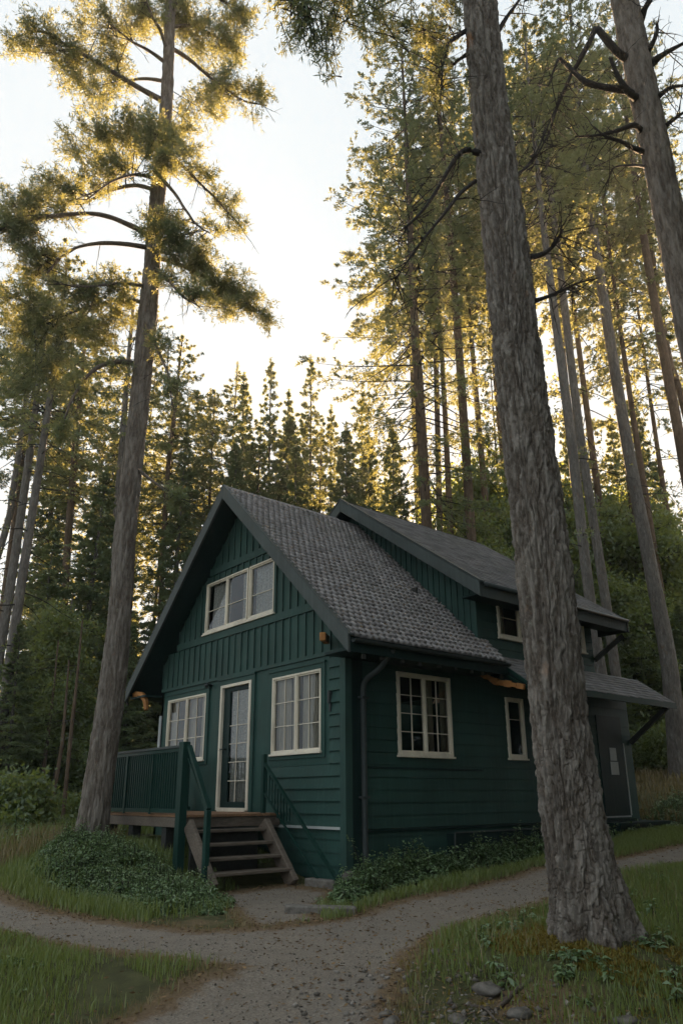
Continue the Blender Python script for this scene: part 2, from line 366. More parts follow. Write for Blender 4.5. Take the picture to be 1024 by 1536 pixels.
# ------------------------------------------------------------------ the house
house = empty('house', (-2.82, 3.6, -.85), 'dark green timber house with steep tiled gable roof and a taller rear wing', 'house')
RX, RZ, EX, EZ, PITCH = -2.84, 5.60, .612, 2.31, .953          # main roof: ridge and right eave
def zroof(x): return RZ-PITCH*abs(x-RX)
UZ, UP = 6.04, .72                                             # rear wing roof
def zup(x): return UZ-UP*abs(x-RX)
XL = -5.65
def front(u, z, n): return (u, -n, z)                          # wall coordinates: along, up, outwards
def side(u, z, n): return (n, u, z)
def upper(u, z, n): return (.2+n, u, z)
def dormer(u, z, n): return (u, 2.7-n, z)
def wbox(mb, Fm, u0, u1, z0, z1, n0, n1):
    p = [Fm(u, z, n) for z in (z0, z1) for u, n in ((u0, n0), (u1, n0), (u1, n1), (u0, n1))]
    mb.hexa(p)
def cut(u0, u1, holes):
    iv = [(u0, u1)]
    for a, b in holes:
        iv = [(s, e) for p, q in iv for s, e in ((p, min(q, a)), (max(p, b), q)) if e-s > .004]
    return iv
def lap(mb, Fm, u0, u1, z0, z1, exp, holes=(), proud=.036, base=.004):
    z = z0; k = 0
    while z < z1-.01:
        t1 = min(z+exp, z1); cuts = sorted({z, t1}|{h[i] for h in holes for i in (2, 3) if z < h[i] < t1})
        for a, b in zip(cuts[:-1], cuts[1:]):
            for s, e in cut(u0, u1, [(h[0], h[1]) for h in holes if h[2] < b-1e-6 and h[3] > a+1e-6]):
                j = (random.random()-.5)*.003
                na, nb = proud+(base-proud)*(a-z)/exp+j, proud+(base-proud)*(b-z)/exp+j
                mb.hexa([Fm(s, a, -.02), Fm(e, a, -.02), Fm(e, a, na), Fm(s, a, na), Fm(s, b, -.02), Fm(e, b, -.02), Fm(e, b, nb), Fm(s, b, nb)])
        z = t1; k += 1
def boards(mb, Fm, u0, u1, zlo, zhi, step, holes=(), batten=.032):
    """upright boards with a batten on every joint, cut to a sloping top and round the openings"""
    us = list(np.arange(u0, u1-1e-6, step))+[u1]
    for s, e in zip(us[:-1], us[1:]):
        j = random.uniform(-.003, .003)
        for w0, w1, n0, n1 in ((s, e, -.02, .008+j), (s-batten/2, s+batten/2, .012, .030)):
            if w0 < u0: w0 = u0
            ks = sorted({w0, w1}|{h[i] for h in holes for i in (0, 1) if w0 < h[i] < w1})
            for a, b in zip(ks[:-1], ks[1:]):
                za, zb = (zlo(a), zlo(b)) if callable(zlo) else (zlo, zlo); ta, tb = (zhi(a), zhi(b)) if callable(zhi) else (zhi, zhi)
                if max(ta-za, tb-zb) < .01: continue
                ta = max(ta, za+.001); tb = max(tb, zb+.001)
                hs = [(h[2], h[3]) for h in holes if h[0] < b-1e-6 and h[1] > a+1e-6]
                segs = [((za, zb), (ta, tb))]
                for lo, hi in hs:
                    new = []
                    for (a0, b0), (a1, b1) in segs:
                        if lo > min(a0, b0): new.append(((a0, b0), (min(a1, lo), min(b1, lo))))
                        if hi < max(a1, b1): new.append(((max(a0, hi), max(b0, hi)), (a1, b1)))
                    segs = new
                for (a0, b0), (a1, b1) in segs:
                    if max(a1-a0, b1-b0) < .01: continue
                    a1 = max(a1, a0+.001); b1 = max(b1, b0+.001)
                    mb.hexa([Fm(a, a0, n0), Fm(b, b0, n0), Fm(b, b0, n1), Fm(a, a0, n1), Fm(a, a1, n0), Fm(b, b1, n0), Fm(b, b1, n1), Fm(a, a1, n1)])

HF = [(-5.32, -3.86, .86, 2.02), (-3.36, -2.38, .0, 2.09), (-1.77, -.52, .85, 2.03)]   # front openings: window, door, window
HG = [(-4.06, -1.74, 3.12, 4.10)]                                                       # gable window
HS = [(.98, 2.15, .80, 2.02), (3.53, 4.00, .82, 1.83)]                                  # side windows
HU = [(3.22, 4.42, 2.80, 3.53), (5.15, 5.82, 2.82, 3.42)]                               # upper side windows
# front, lower storey: flat boarding round door and windows, lap boards by the corner
mb = MB(); lapz = (-1.94, -.34, .66, 2.2)
lap(mb, front, -1.94, -.075, -.17, 2.2, .168, [lapz]); lap(mb, front, -1.94, -.075, -1.0, -.2, .168, [], .016, .0)
lap(mb, side, .075, 2.9, -.2, 2.65, .172, HS, .016, .004); lap(mb, side, .075, 2.9, -1.0, -.24, .172, [], .006, -.006)
lap(mb, side, 2.9, 7.45, -.2, 2.42, .172, HS, .010, .0); lap(mb, side, 2.9, 7.45, -.9, -.24, .172, [], .006, -.006)
lap(mb, upper, 2.73, 6.1, 2.3, 3.72, .15, HU, .018, .004)
mb.build('lap_siding', M['green_paint'], house)
mb = MB()
for u0, u1, z0, z1, n in ((XL, -1.94, -.9, 2.22, .0), (-1.94, -.34, .66, 2.2, .012)):
    us = sorted({u0, u1}|{h[i] for h in HF for i in (0, 1) if u0 < h[i] < u1}); zs = sorted({z0, z1}|{h[i] for h in HF for i in (2, 3) if z0 < h[i] < z1})
    for a, b in zip(us[:-1], us[1:]):
        for c, d in zip(zs[:-1], zs[1:]):
            if not any(h[0] <= a and h[1] >= b and h[2] <= c and h[3] >= d for h in HF): wbox(mb, front, a, b, c, d, -.03, n)
mb.build('flat_boarding', M['green_paint'], house)
# gable boards in three bands
mb = MB(); under = lambda u: zroof(u)-.17
boards(mb, front, XL, -.0, 2.27, lambda u: min(2.95, under(u)), .205, [])
boards(mb, front, XL+.6, -.6, 3.09, lambda u: min(4.22, under(u)), .205, HG)
boards(mb, front, -3.95, -1.73, 4.36, under, .205, [])
mb.build('gable_boards', M['green_boards'], house)
mb = MB()
wbox(mb, front, XL, -.002, 2.205, 2.265, -.02, .034); wbox(mb, front, XL+.55, -.50, 2.955, 3.085, -.02, .038)
wbox(mb, front, -3.95, -1.73, 4.225, 4.355, -.02, .036)
wbox(mb, front, -1.80+.0, -1.735, 3.086, 4.224, -.01, .034)
mb.build('gable_trim', M['green_boards'], house)
mb = MB()                                                       # casing boards round the front openings
for u0, u1, z0, z1 in HF:
    w = .085; bot = z0 if z0 < .2 else z0-w
    wbox(mb, front, u0-w, u0, bot, z1+w, -.02, .030); wbox(mb, front, u1, u1+w, bot, z1+w, -.02, .030); wbox(mb, front, u0, u1, z1, z1+w, -.02, .030)
    wbox(mb, front, u0-w-.02, u1+w+.02, z1+w, z1+w+.03, -.02, .048)
    if z0 > .2: wbox(mb, front, u0, u1, z0-w, z0, -.02, .030)
mb.build('window_casing', M['green_paint'], house)
mb = MB(); wbox(mb, front, -.074, .0, -1.0, 2.72, -.03, .048); wbox(mb, side, -.048, .074, -1.0, 2.72, .001, .048)
mb.build('corner_board', M['green_boards'], house)
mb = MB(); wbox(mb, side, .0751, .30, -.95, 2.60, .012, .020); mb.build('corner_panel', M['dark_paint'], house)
mb = MB(); wbox(mb, front, -1.94, -.075, -.2, -.165, -.01, .055); mb.build('drip_cap', M['pale_metal'], house)
mb = MB(); wbox(mb, side, .075, 7.45, -.235, -.205, -.01, .030); wbox(mb, side, .31, 2.85, .60, .63, -.01, .020); mb.build('drip_cap', M['dark_paint'], house)
mb = MB()
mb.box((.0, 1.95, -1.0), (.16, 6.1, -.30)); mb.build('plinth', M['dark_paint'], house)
mb = MB(); mb.bar((.165, 1.95, -.29), (.165, 6.0, -.275), .02, .02); mb.bar((.165, 1.95, -.29), (.175, 1.92, -.56), .018, .018); mb.build('plinth_edge', M['trim_paint'], house)
mb = MB(); mb.box((-.3, 6.15, -1.0), (.34, 7.95, -.30)); mb.box((-.3, 6.10, -.30), (.38, 8.0, -.25)); mb.build('door_step', M['dark_paint'], house)
# dormer-like front of the rear wing and its corner
mb = MB(); boards(mb, dormer, -2.9, .16, lambda u: zroof(u)-.10, lambda u: zup(u)-.10, .135); boards(mb, dormer, -5.85, -2.9, lambda u: zroof(u)-.10, lambda u: zup(u)-.10, .135)
mb.build('wing_boards', M['green_boards'], house)
mb = MB(); mb.box((.16, 2.665, 2.3), (.225, 2.735, 3.74)); mb.build('corner_board', M['green_boards'], house)
# plain walls behind and inner floors
mb = MB()
mb.box((XL, 7.42, -1.0), (-.04, 7.5, 2.5)); mb.box((XL, -.0, -1.0), (XL+.08, 7.42, 2.45))
mb.prism([(XL+.3, 6.02, 2.4), (.16, 6.02, 2.4), (.16, 6.02, zup(.16)-.1), (RX, 6.02, UZ-.12), (-5.85, 6.02, zup(-5.85)-.1)], (0, .08, 0))
mb.box((-5.9, 2.74, 2.45), (-5.82, 6.0, 3.8))
mb.build('rear_wall', M['green_paint'], house)
mb = MB(); mb.box((XL+.09, .12, -.06), (-.06, 7.4, -.01)); mb.box((XL+.09, .12, 2.48), (-.06, 6.0, 2.54)); mb.box((XL+.1, 1.75, .0), (-2.1, 1.8, 2.47)); mb.box((-4.9, 2.2, 2.55), (-.7, 2.25, 3.7))
mb.build('inner_floor', M['dark_wood'], house)

# roofs
def tiles(name, mat, P0, U, Vv, tw, th, parent, raise_=.022, trough=.34, arch=.007):
    P0, U, Vv = (np.array(a, float) for a in (P0, U, Vv)); Lu, Lv = np.linalg.norm(U), np.linalg.norm(Vv); u, v = U/Lu, Vv/Lv; n = np.cross(u, v)
    if n[2] < 0: n = -n
    nr = int(round(Lv/th)); th = Lv/nr; Vs, Fs, R = [], [], []; k = 0
    for r in range(nr):
        off = -tw*.5*(r % 2)+RNG.uniform(-.008, .008); x = off
        while x < Lu:
            a, b = max(x, 0), min(x+tw-.004, Lu); x += tw
            if b-a < .012: continue
            w = b-a; hi = raise_+RNG.uniform(-.003, .004); dv = RNG.uniform(-.006, .006)
            prof = [(0, -.35), (.05, .85), (.30, 1.0), (1-trough-.04, .9), (1-trough, .28), (1, .28)] if trough else [(0, .9), (.5, 1), (1, .95)]
            pts = []
            for q, hq in prof:
                base = P0+u*(a+w*q)+v*(r*th+dv*(hq > .5))
                pts += [base-n*.004, base+n*(hi*max(hq, .1)), base+v*(th*1.08)+n*(max(hq, .1)*hi*.32)]
            m = len(prof); Vs += pts
            for i in range(m-1):
                o = k+3*i; Fs += [(o, o+3, o+4, o+1), (o+1, o+4, o+5, o+2)]
            R += [RNG.uniform()]*(3*m); k += 3*m
    return np_mesh(name, np.array(Vs), np.array(Fs), mat, parent, rnd=R)
y0, y1 = -.446, 2.87
cs = lambda x, dz: (x, y0, zroof(x)-dz)
mb = MB(); th = .13
mb.prism([(EX, y0, EZ-.012), (RX, y0, RZ-.012), (RX, y0, RZ-.012-th*1.3), (EX-.02, y0, EZ-.012-th)], (0, y1-y0, 0))
mb.prism([(2*RX-EX, y0, EZ-.012), (RX, y0, RZ-.012), (RX, y0, RZ-.012-th*1.3), (2*RX-EX+.02, y0, EZ-.012-th)], (0, 7.9-y0, 0))
roof = mb.build('roof', M['dark_paint'], house)
tiles('roof_tiles', M['roof_tile'], (EX+.02, y0, EZ-.012-.02*PITCH), (0, y1-y0, 0), (RX-EX-.02, 0, RZ-EZ+.02*PITCH), .118, .128, roof, .052, .42, 0)
tiles('roof_tiles', M['roof_shingle'], (2*RX-EX, y0, EZ-.01), (0, 7.9-y0, 0), (EX-RX, 0, RZ-EZ), .2, .2, roof)
mb = MB()
for k in range(14):
    ya = y0-.03+k*.19; mb.prism([(RX-.13, ya, RZ-.105+.012*(k % 2)), (RX, ya, RZ+.028), (RX+.13, ya, RZ-.105+.012*(k % 2)), (RX, ya, RZ-.03)], (0, .20, 0))
mb.build('ridge_cap', M['roof_tile'], roof)
def barge(name, x0, z0, x1, z1, y, w, t, drop=.0):
    mb = MB(); d = np.array([x1-x0, z1-z0]); d = d/np.linalg.norm(d); 
    mb.prism([(x0, y, z0+drop), (x1, y, z1+drop), (x1, y, z1+drop-w), (x0, y, z0+drop-w)], (0, -t, 0)); return mb
mb = barge('b', RX+.0, RZ, EX+.03, EZ-.03*PITCH, y0-.001, .265, .045, .03); mb.build('barge_board', M['trim_paint'], roof, bevel=.006)
mb = barge('b', RX-.001, RZ, 2*RX-EX-.03, EZ-.03*PITCH, y0-.001, .265, .045, .03); mb.build('barge_board', M['trim_paint'], roof, bevel=.006)
mb = MB(); mb.prism([(RX+.0, y0-.05, RZ+.04), (EX+.05, y0-.05, EZ-.008), (EX+.05, y0-.05, EZ-.03), (RX, y0-.05, RZ+.015)], (0, .10, 0)); mb.build('verge_strip', M['gutter_metal'], roof)
mb = MB(); mb.prism([(RX+.0, y0-.05, RZ+.04), (2*RX-EX-.05, y0-.05, EZ-.008), (2*RX-EX-.05, y0-.05, EZ-.03), (RX, y0-.05, RZ+.015)], (0, .10, 0)); mb.build('verge_strip', M['gutter_metal'], roof)
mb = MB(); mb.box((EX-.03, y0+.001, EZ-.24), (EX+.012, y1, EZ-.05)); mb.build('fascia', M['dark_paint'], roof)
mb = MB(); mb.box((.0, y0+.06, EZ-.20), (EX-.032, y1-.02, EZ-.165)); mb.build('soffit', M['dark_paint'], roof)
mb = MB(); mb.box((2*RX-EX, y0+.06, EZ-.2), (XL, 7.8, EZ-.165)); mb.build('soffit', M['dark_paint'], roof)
mb = MB(); pts = [(EX+.065+.05*math.cos(a), EZ-.075+.05*math.sin(a)) for a in np.linspace(math.pi, 2*math.pi, 9)]
mb.prism([(x, y0+.02, z) for x, z in pts]+[(x*.0+EX+.065+(x-EX-.065)*.86, y0+.02, EZ-.075+(z-EZ+.075)*.86) for x, z in pts[::-1]], (0, y1-y0-.04, 0)); mb.build('gutter', M['gutter_metal'], roof)
for k in range(9):
    y = y0+.25+k*.36+random.uniform(-.06, .06); mb = MB(); mb.box((EX-.05, y, EZ-.27-.04*random.random()), (EX-.0305+.03*random.random(), y+.04+.03*random.random(), EZ-.2405)); mb.build('rafter_end', M['dark_wood'], roof)
mb = MB(); mb.tube(spline([(EX+.02, .34, EZ-.12), (.50, .33, 2.05), (.36, .30, 1.93), (.15, .27, 1.82), (.085, .26, 1.68), (.08, .26, 1.2), (.08, .26, .4), (.08, .26, -.9)], 40), .040, 10); mb.build('downpipe', M['gutter_metal'], house, smooth=True)
for zc in (1.55, .2): mb = MB(); mb.box((.03, .20, zc), (.125, .33, zc+.03)); mb.build('pipe_clip', M['gutter_metal'], house)
# natural timber showing at the eaves
mb = MB(); path = spline([(-5.72, -.30, 1.86), (-5.78, -.30, 2.05), (-5.95, -.31, 2.17), (-6.16, -.31, 2.20), (-6.25, -.31, 2.24)], 14)
mb.tube(path, np.linspace(.05, .085, 14), 6); mb.build('eaves_bracket', M['orange_wood'], roof)
mb = MB(); mb.bar((-.30, -.10, 2.41), (-.02, -.40, 2.38), .09, .12); mb.build('eaves_bracket', M['orange_wood'], roof, bevel=.01)
# rear wing roof
uy0, uy1 = 2.33, 6.68; ue = .63; uez = zup(ue)
mb = MB()
mb.prism([(ue, uy0, uez-.012), (RX, uy0, UZ-.012), (RX, uy0, UZ-.16), (ue-.02, uy0, uez-.12)], (0, uy1-uy0, 0))
mb.prism([(2*RX-ue, uy0, uez-.012), (RX, uy0, UZ-.012), (RX, uy0, UZ-.16), (2*RX-ue+.02, uy0, uez-.12)], (0, uy1-uy0, 0))
wroof = mb.build('wing_roof', M['dark_paint'], house)
tiles('roof_shingles', M['roof_shingle'], (ue+.03, uy0-.02, uez-.01-.03*UP), (0, uy1-uy0+.04, 0), (RX-ue-.03, 0, UZ-uez+.03*UP), .16, .13, wroof, .016, 0)
tiles('roof_shingles', M['roof_shingle'], (2*RX-ue, uy0, uez-.01), (0, uy1-uy0, 0), (ue-RX, 0, UZ-uez), .2, .2, wroof, .016, 0)
for sg in (1, -1):
    xe = RX+sg*(ue+.03-RX)
    mb = barge('b', RX+.0005*sg, UZ, xe, zup(ue+.03), uy0-.021, .25, .045, .0); mb.build('barge_board', M['trim_paint'], wroof, bevel=.006)
    mb = MB(); mb.prism([(RX, uy0-.075, UZ+.035), (xe+.03*sg, uy0-.075, zup(ue+.06)+.035), (xe+.03*sg, uy0-.075, zup(ue+.06)+.008), (RX, uy0-.075, UZ+.008)], (0, .12, 0)); mb.build('verge_strip', M['gutter_metal'], wroof)
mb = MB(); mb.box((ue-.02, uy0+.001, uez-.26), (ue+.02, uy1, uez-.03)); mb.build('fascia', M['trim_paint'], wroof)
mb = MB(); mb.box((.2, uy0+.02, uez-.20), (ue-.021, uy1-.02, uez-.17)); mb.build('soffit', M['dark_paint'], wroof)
mb = MB(); mb.tube([(ue+.055, uy0+.02, uez-.05), (ue+.055, uy1, uez-.05)], .035, 8); mb.build('gutter', M['gutter_metal'], wroof, smooth=True)
mb = MB(); mb.box((.0, uy1, zup(.3)-.5), (ue+.03, uy1+.05, uez-.02)); mb.build('fascia', M['dark_wood'], wroof)
mb = MB(); mb.bar((.22, 6.12, 2.72), (.52, 6.70, 3.22), .07, .09); mb.build('eaves_bracket', M['dark_wood'], wroof)
# pent roof over the rear wing's lower storey
px0, pz0, px1, pz1, py0, py1 = .22, 2.46, .93, 1.94, 2.93, 7.58
mb = MB(); mb.prism([(px0-.2, py0, pz0), (px0, py0, pz0), (px1, py0, pz1), (px1-.01, py0, pz1-.11), (0, py0, pz0-.25)], (0, py1-py0, 0)); pent = mb.build('pent_roof', M['dark_paint'], house)
tiles('roof_shingles', M['roof_shingle'], (px1+.03, py0-.03, pz1-.02), (0, py1-py0+.05, 0), (px0-px1-.03, 0, pz0-pz1+.02), .15, .115, pent, .016, 0)
mb = MB(); mb.bar((px0-.02, py0-.045, pz0+.01), (px1+.05, py0-.045, pz1-.03), .04, .05); mb.bar((px0-.1, py0-.04, pz0-.10), (px1+.03, py0-.04, pz1-.10), .03, .03); mb.build('verge_strip', M['rail_paint'], pent)
mb = MB(); mb.bar((px1+.02, py0-.03, pz1-.06), (px1+.02, py1+.02, pz1-.06), .035, .11); mb.build('fascia', M['rail_paint'], pent)
mb = MB()
pp = spline([(.06, py0-.10, 2.20), (.22, py0-.11, 2.10), (.42, py0-.10, 1.98), (.62, py0-.11, 1.93), (.95, py0-.10, 1.84)], 12)
for k in range(11): mb.bar(pp[k], pp[k+1]+(pp[k+1]-pp[k])*.02, .05+.02*(k % 2), .065+.02*((k*7) % 3))
mb.build('eaves_board', M['orange_wood'], pent)
mb = MB(); mb.bar((.02, 7.40, 1.22), (.82, 7.50, 1.86), .07, .09); mb.build('eaves_bracket', M['dark_wood'], pent)

# windows
def wave_sheet(Fm, u0, u1, z0, z1, n, amp, folds, ph=0.):
    us = np.linspace(u0, u1, 60); zs = np.linspace(z0, z1, 8)
    Vv = [Fm(u, z, n+amp*math.sin((u-u0)/(u1-u0)*folds*6.283+ph+.4*math.sin(z*2.3+u*3))*(1-.3*(z-z0)/(z1-z0))) for z in zs for u in us]
    i = np.arange(7)[:, None]*60+np.arange(59)[None]; i = i.ravel()
    return np.array(Vv), np.stack([i, i+1, i+61, i+60], -1)
def window(Fm, u0, u1, z0, z1, sashes, cols, rows, curtains=(), fw=.031, n=.0, name='window', cmat='curtain', bars=None):
    mb = MB(); a, b = n-.035, n+.042
    wbox(mb, Fm, u0, u1, z1-fw, z1, a, b); wbox(mb, Fm, u0, u1, z0, z0+fw, a, b); wbox(mb, Fm, u0, u0+fw, z0+fw, z1-fw, a, b); wbox(mb, Fm, u1-fw, u1, z0+fw, z1-fw, a, b)
    wbox(mb, Fm, u0-.02, u1+.02, z0-.03, z0, a+.02, b+.025)
    su = np.linspace(u0+fw, u1-fw, sashes+1) if np.isscalar(sashes) else np.array(sashes)
    for s in su[1:-1]: wbox(mb, Fm, s-.018, s+.018, z0+fw, z1-fw, a, b-.004)
    w = mb.build(name, M['white_frame'], house, bevel=.004)
    for k in range(len(su)-1):
        s, e = su[k]+(.018 if k else 0), su[k+1]-(.018 if k < len(su)-2 else 0); zz0, zz1 = z0+fw, z1-fw; q = .020
        m2 = MB()
        wbox(m2, Fm, s, e, zz1-q, zz1, n-.02, n+.022); wbox(m2, Fm, s, e, zz0, zz0+q, n-.02, n+.022); wbox(m2, Fm, s, s+q, zz0+q, zz1-q, n-.02, n+.022); wbox(m2, Fm, e-q, e, zz0+q, zz1-q, n-.02, n+.022)
        m2.build('sash', M['white_frame'], w)
        mm = MB(); gu0, gu1, gz0, gz1 = s+q, e-q, zz0+q, zz1-q; t_ = .0055
        for c in range(1, cols): uu = gu0+(gu1-gu0)*c/cols; wbox(mm, Fm, uu-t_, uu+t_, gz0, gz1, n-.010, n+.012)
        for zf in (bars or [r/rows for r in range(1, rows)]): zc = gz0+(gz1-gz0)*zf; wbox(mm, Fm, gu0, gu1, zc-t_, zc+t_, n-.009, n+.0135)
        if mm.v: mm.build('muntin', M['white_frame'], w)
        g = MB(); g.poly([Fm(gu0-.01, gz0-.01, n), Fm(gu1+.01, gz0-.01, n), Fm(gu1+.01, gz1+.01, n), Fm(gu0-.01, gz1+.01, n)], [(0, 1, 2, 3)]); g.build('pane', M['glass'], w, recalc=False)
    for c0, c1, fold in curtains:
        Vv, Fc = wave_sheet(Fm, u0+(u1-u0)*c0, u0+(u1-u0)*c1, z0+.02, z1-.02, n-.075, .018, fold, c0*9)
        np_mesh('curtain', Vv, Fc, M[cmat], w, True)
    return w
window(front, *HF[2], 2, 2, 3, [(.0, .30, 5), (.34, .47, 2), (.53, .82, 5), (.86, 1.0, 2)])
window(front, *HF[0], 2, 2, 3, [(.0, .18, 3), (.40, .62, 4), (.80, 1.0, 3)])
window(side, *HS[0], 2, 2, 4, [(.58, .74, 3), (.86, 1, 3), (.0, .1, 2)], .05)
window(side, *HS[1], 1, 1, 2, [], .05, bars=[.66])
window(upper, *HU[0], 2, 1, 2, [(.0, .25, 3)], .05)
window(upper, *HU[1], 1, 1, 1, [], .06)
window(front, -4.04, -2.60, 3.14, 4.085, 2, 1, 2, [(.08, .50, 6), (.80, .99, 3)], cmat='lace', bars=[.42])
window(front, -2.555, -1.79, 3.14, 4.085, 1, 1, 2, [(.12, .92, 7)], cmat='lace', bars=[.42])
mb = MB(); wbox(mb, front, -4.10, -1.74, 3.088, 3.11, -.02, .07); mb.build('window_sill', M['white_frame'], house)
# glazed front door
mb = MB(); u0, u1, z0, z1 = -3.355, -2.385, .02, 2.085
wbox(mb, front, u0, u0+.06, z0, z1, -.06, .046); wbox(mb, front, u1-.06, u1, z0, z1, -.06, .046); wbox(mb, front, u0+.06, u1-.06, z1-.05, z1, -.06, .046); wbox(mb, front, u0+.06, u1-.06, z0-.02, z0+.04, -.06, .06)
door = mb.build('door', M['white_frame'], house, bevel=.004)
mb = MB(); a0, a1, b0, b1 = u0+.062, u1-.062, z0+.042, z1-.052
wbox(mb, front, a0, a0+.20, b0, b1, -.05, -.005); wbox(mb, front, a1-.045, a1, b0, b1, -.05, -.005); wbox(mb, front, a0+.20, a1-.045, b1-.07, b1, -.05, -.005); wbox(mb, front, a0+.20, a1-.045, b0, b0+.09, -.05, -.005)
mb.build('door_leaf', M['dark_paint'], door)
mb = MB()
for zc in (.42, .72, 1.02, 1.32): wbox(mb, front, a0+.20, a1-.045, b0+zc-.006, b0+zc+.006, -.035, -.015)
wbox(mb, front, a0+.42, a0+.432, b0+.09, b1-.07, -.034, -.016); mb.build('muntin', M['white_frame'], door)
g = MB(); g.poly([front(a0+.19, b0+.08, -.025), front(a1-.04, b0+.08, -.025), front(a1-.04, b1-.06, -.025), front(a0+.19, b1-.06, -.025)], [(0, 1, 2, 3)]); g.build('pane', M['glass'], door, recalc=False)
Vv, Fc = wave_sheet(front, a0+.20, a1-.03, b0+.05, b1-.05, -.058, .010, 5); np_mesh('curtain', Vv, Fc, M['lace'], door, True)
mb = MB(); mb.tube([(a0+.12, .0, 1.0), (a0+.12, -.05, 1.0), (a0+.02, -.055, 1.0)], .010, 8); mb.build('door_handle', M['gutter_metal'], door, smooth=True)
# back door in the side wall
mb = MB(); wbox(mb, side, 6.25, 7.10, -.14, 1.70, .0, .022); sd = mb.build('door', M['dark_paint'], house)
mb = MB(); wbox(mb, side, 7.11, 7.14, -.14, 1.2, .0, .03); wbox(mb, side, 6.25, 7.11, -.17, -.145, .0, .03); mb.build('door_frame', M['pale_metal'], sd)
mb = MB(); wbox(mb, side, 6.58, 6.84, .60, .84, .022, .034); wbox(mb, side, 6.60, 6.82, .86, 1.10, .022, .030); mb.build('door_pane', M['pale_metal'], sd)  # opaque pale plates standing in for the door's window panes
# small fittings on the front wall
mb = MB(); wbox(mb, front, -.335, -.29, 1.50, 1.68, .0, .07); wbox(mb, front, -.33, -.295, 1.38, 1.50, .0, .045); mb.build('wall_lamp', M['gutter_metal'], house, bevel=.008)
mb = MB(); mb.tube([(-3.72, -.0, 2.14), (-3.72, -.10, 2.15), (-3.72, -.13, 2.11)], [.02, .03, .045], 10); mb.build('wall_lamp', M['gutter_metal'], house, smooth=True)
mb = MB(); mb.tube([(XL+.02, -.02, 1.75), (XL+.02, -.02, -.3)], .03, 8); mb.build('downpipe', M['pale_metal'], house, smooth=True)

# ------------------------------------------------------------------ deck with railing and steps
deck = empty('wooden_deck', (-2.7, -.8, -.5), 'raised wooden deck with dark green railing and open steps before the front door', 'deck')
DX0, DX1, DY0, DY1 = -4.25, -1.46, -1.62, -.055
mb = MB(); y = DY0
while y < DY1-.02:
    w = min(.118, DY1-y-.004); mb.box((DX0-random.random()*.02, y, -.035), (DX1+.02+random.random()*.02, y+w, random.random()*.003)); y += .124
mb.build('floor_boards', M['deck_wood'], deck, bevel=.004)
mb = MB(); mb.box((DX0, DY0, -.17), (DX1, DY0+.045, -.04)); mb.box((DX1-.045, DY0+.05, -.17), (DX1, DY1, -.04)); mb.box((DX0, DY0+.05, -.17), (DX0+.045, DY1, -.04))
mb.build('rim_board', M['grey_wood'], deck, bevel=.005)
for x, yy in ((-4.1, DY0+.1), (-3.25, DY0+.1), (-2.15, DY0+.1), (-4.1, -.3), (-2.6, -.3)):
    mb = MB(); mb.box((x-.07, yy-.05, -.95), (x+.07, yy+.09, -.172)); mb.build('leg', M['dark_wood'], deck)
mb = MB(); mb.box((DX1-.075, DY0-.115, -1.0), (DX1+.05, DY0-.003, .96)); mb.build('post', M['rail_paint'], deck, bevel=.006)
mb = MB(); mb.box((DX0-.02, DY0-.05, .895), (DX1-.092, DY0+.03, .93)); mb.build('top_rail', M['trim_paint'], deck)
mb = MB(); mb.box((DX0-.0, DY0-.03, .845), (DX1-.092, DY0+.01, .893)); mb.box((DX0, DY0-.035, .02), (DX1-.092, DY0+.015, .075)); mb.build('rail', M['rail_paint'], deck)
xs = np.arange(DX0+.03, DX1-.12, .0715)
bal = None
for k, x in enumerate(xs):
    if bal is None:
        mb = MB(); mb.box((-.011, DY0-.024, .077), (.011, DY0+.004, .843)); bal = mb.build('baluster', M['rail_paint'], deck); o = bal
    else: o = bal.copy(); COL.objects.link(o)
    o.location = -Vector(deck['base'])+Vector((x, 0, 0))
for x in (DX0+.9, DX0+1.78):
    mb = MB(); mb.box((x-.02, DY0-.045, .0), (x+.02, DY0-.0251, .843)); mb.build('rail_post', M['rail_paint'], deck)
# left side railing back to the wall
mb = MB(); mb.box((DX0-.02, DY0+.032, .895), (DX0+.05, -.03, .93)); mb.box((DX0-.005, DY0+.012, .845), (DX0+.035, -.04, .893)); mb.box((DX0-.005, DY0+.02, .02), (DX0+.035, -.04, .075)); mb.build('rail', M['rail_paint'], deck)
for y in np.arange(DY0+.1, -.06, .0715):
    mb = MB(); mb.box((DX0+.004, y-.011, .077), (DX0+.026, y+.011, .843)); mb.build('baluster', M['rail_paint'], deck)
# steps
sx0, sx1, sz1 = -1.44, -.62, -.82
mb = MB(); mb.prism([(sx0, DY0-.03, -.18), (sx0+.16, DY0-.03, -.05), (sx1+.06, DY0-.03, -.80), (sx1-.12, DY0-.03, -.92)], (0, .06, 0)); mb.build('stringer', M['grey_wood'], deck, bevel=.006)
mb = MB(); mb.prism([(sx0+.02, -.47, -.18), (sx0+.19, -.47, -.06), (sx1+.10, -.47, -.82), (sx1-.08, -.47, -.94)], (0, .09, 0)); mb.build('stringer', M['grey_wood'], deck, bevel=.012)
for k in range(4):
    z = -.19-.165*k; x = -1.30+.182*k
    mb = MB(); mb.box((x-.15, DY0+.035, z-.038), (x+.10+.01*k, -.475+.045*(k == 3), z)); mb.build('step', M['grey_wood'], deck, bevel=.006)
mb = MB(); mb.box((-1.40, DY0+.05, -.95), (-1.36, -.5, -.175)); mb.build('riser_board', M['dark_wood'], deck)
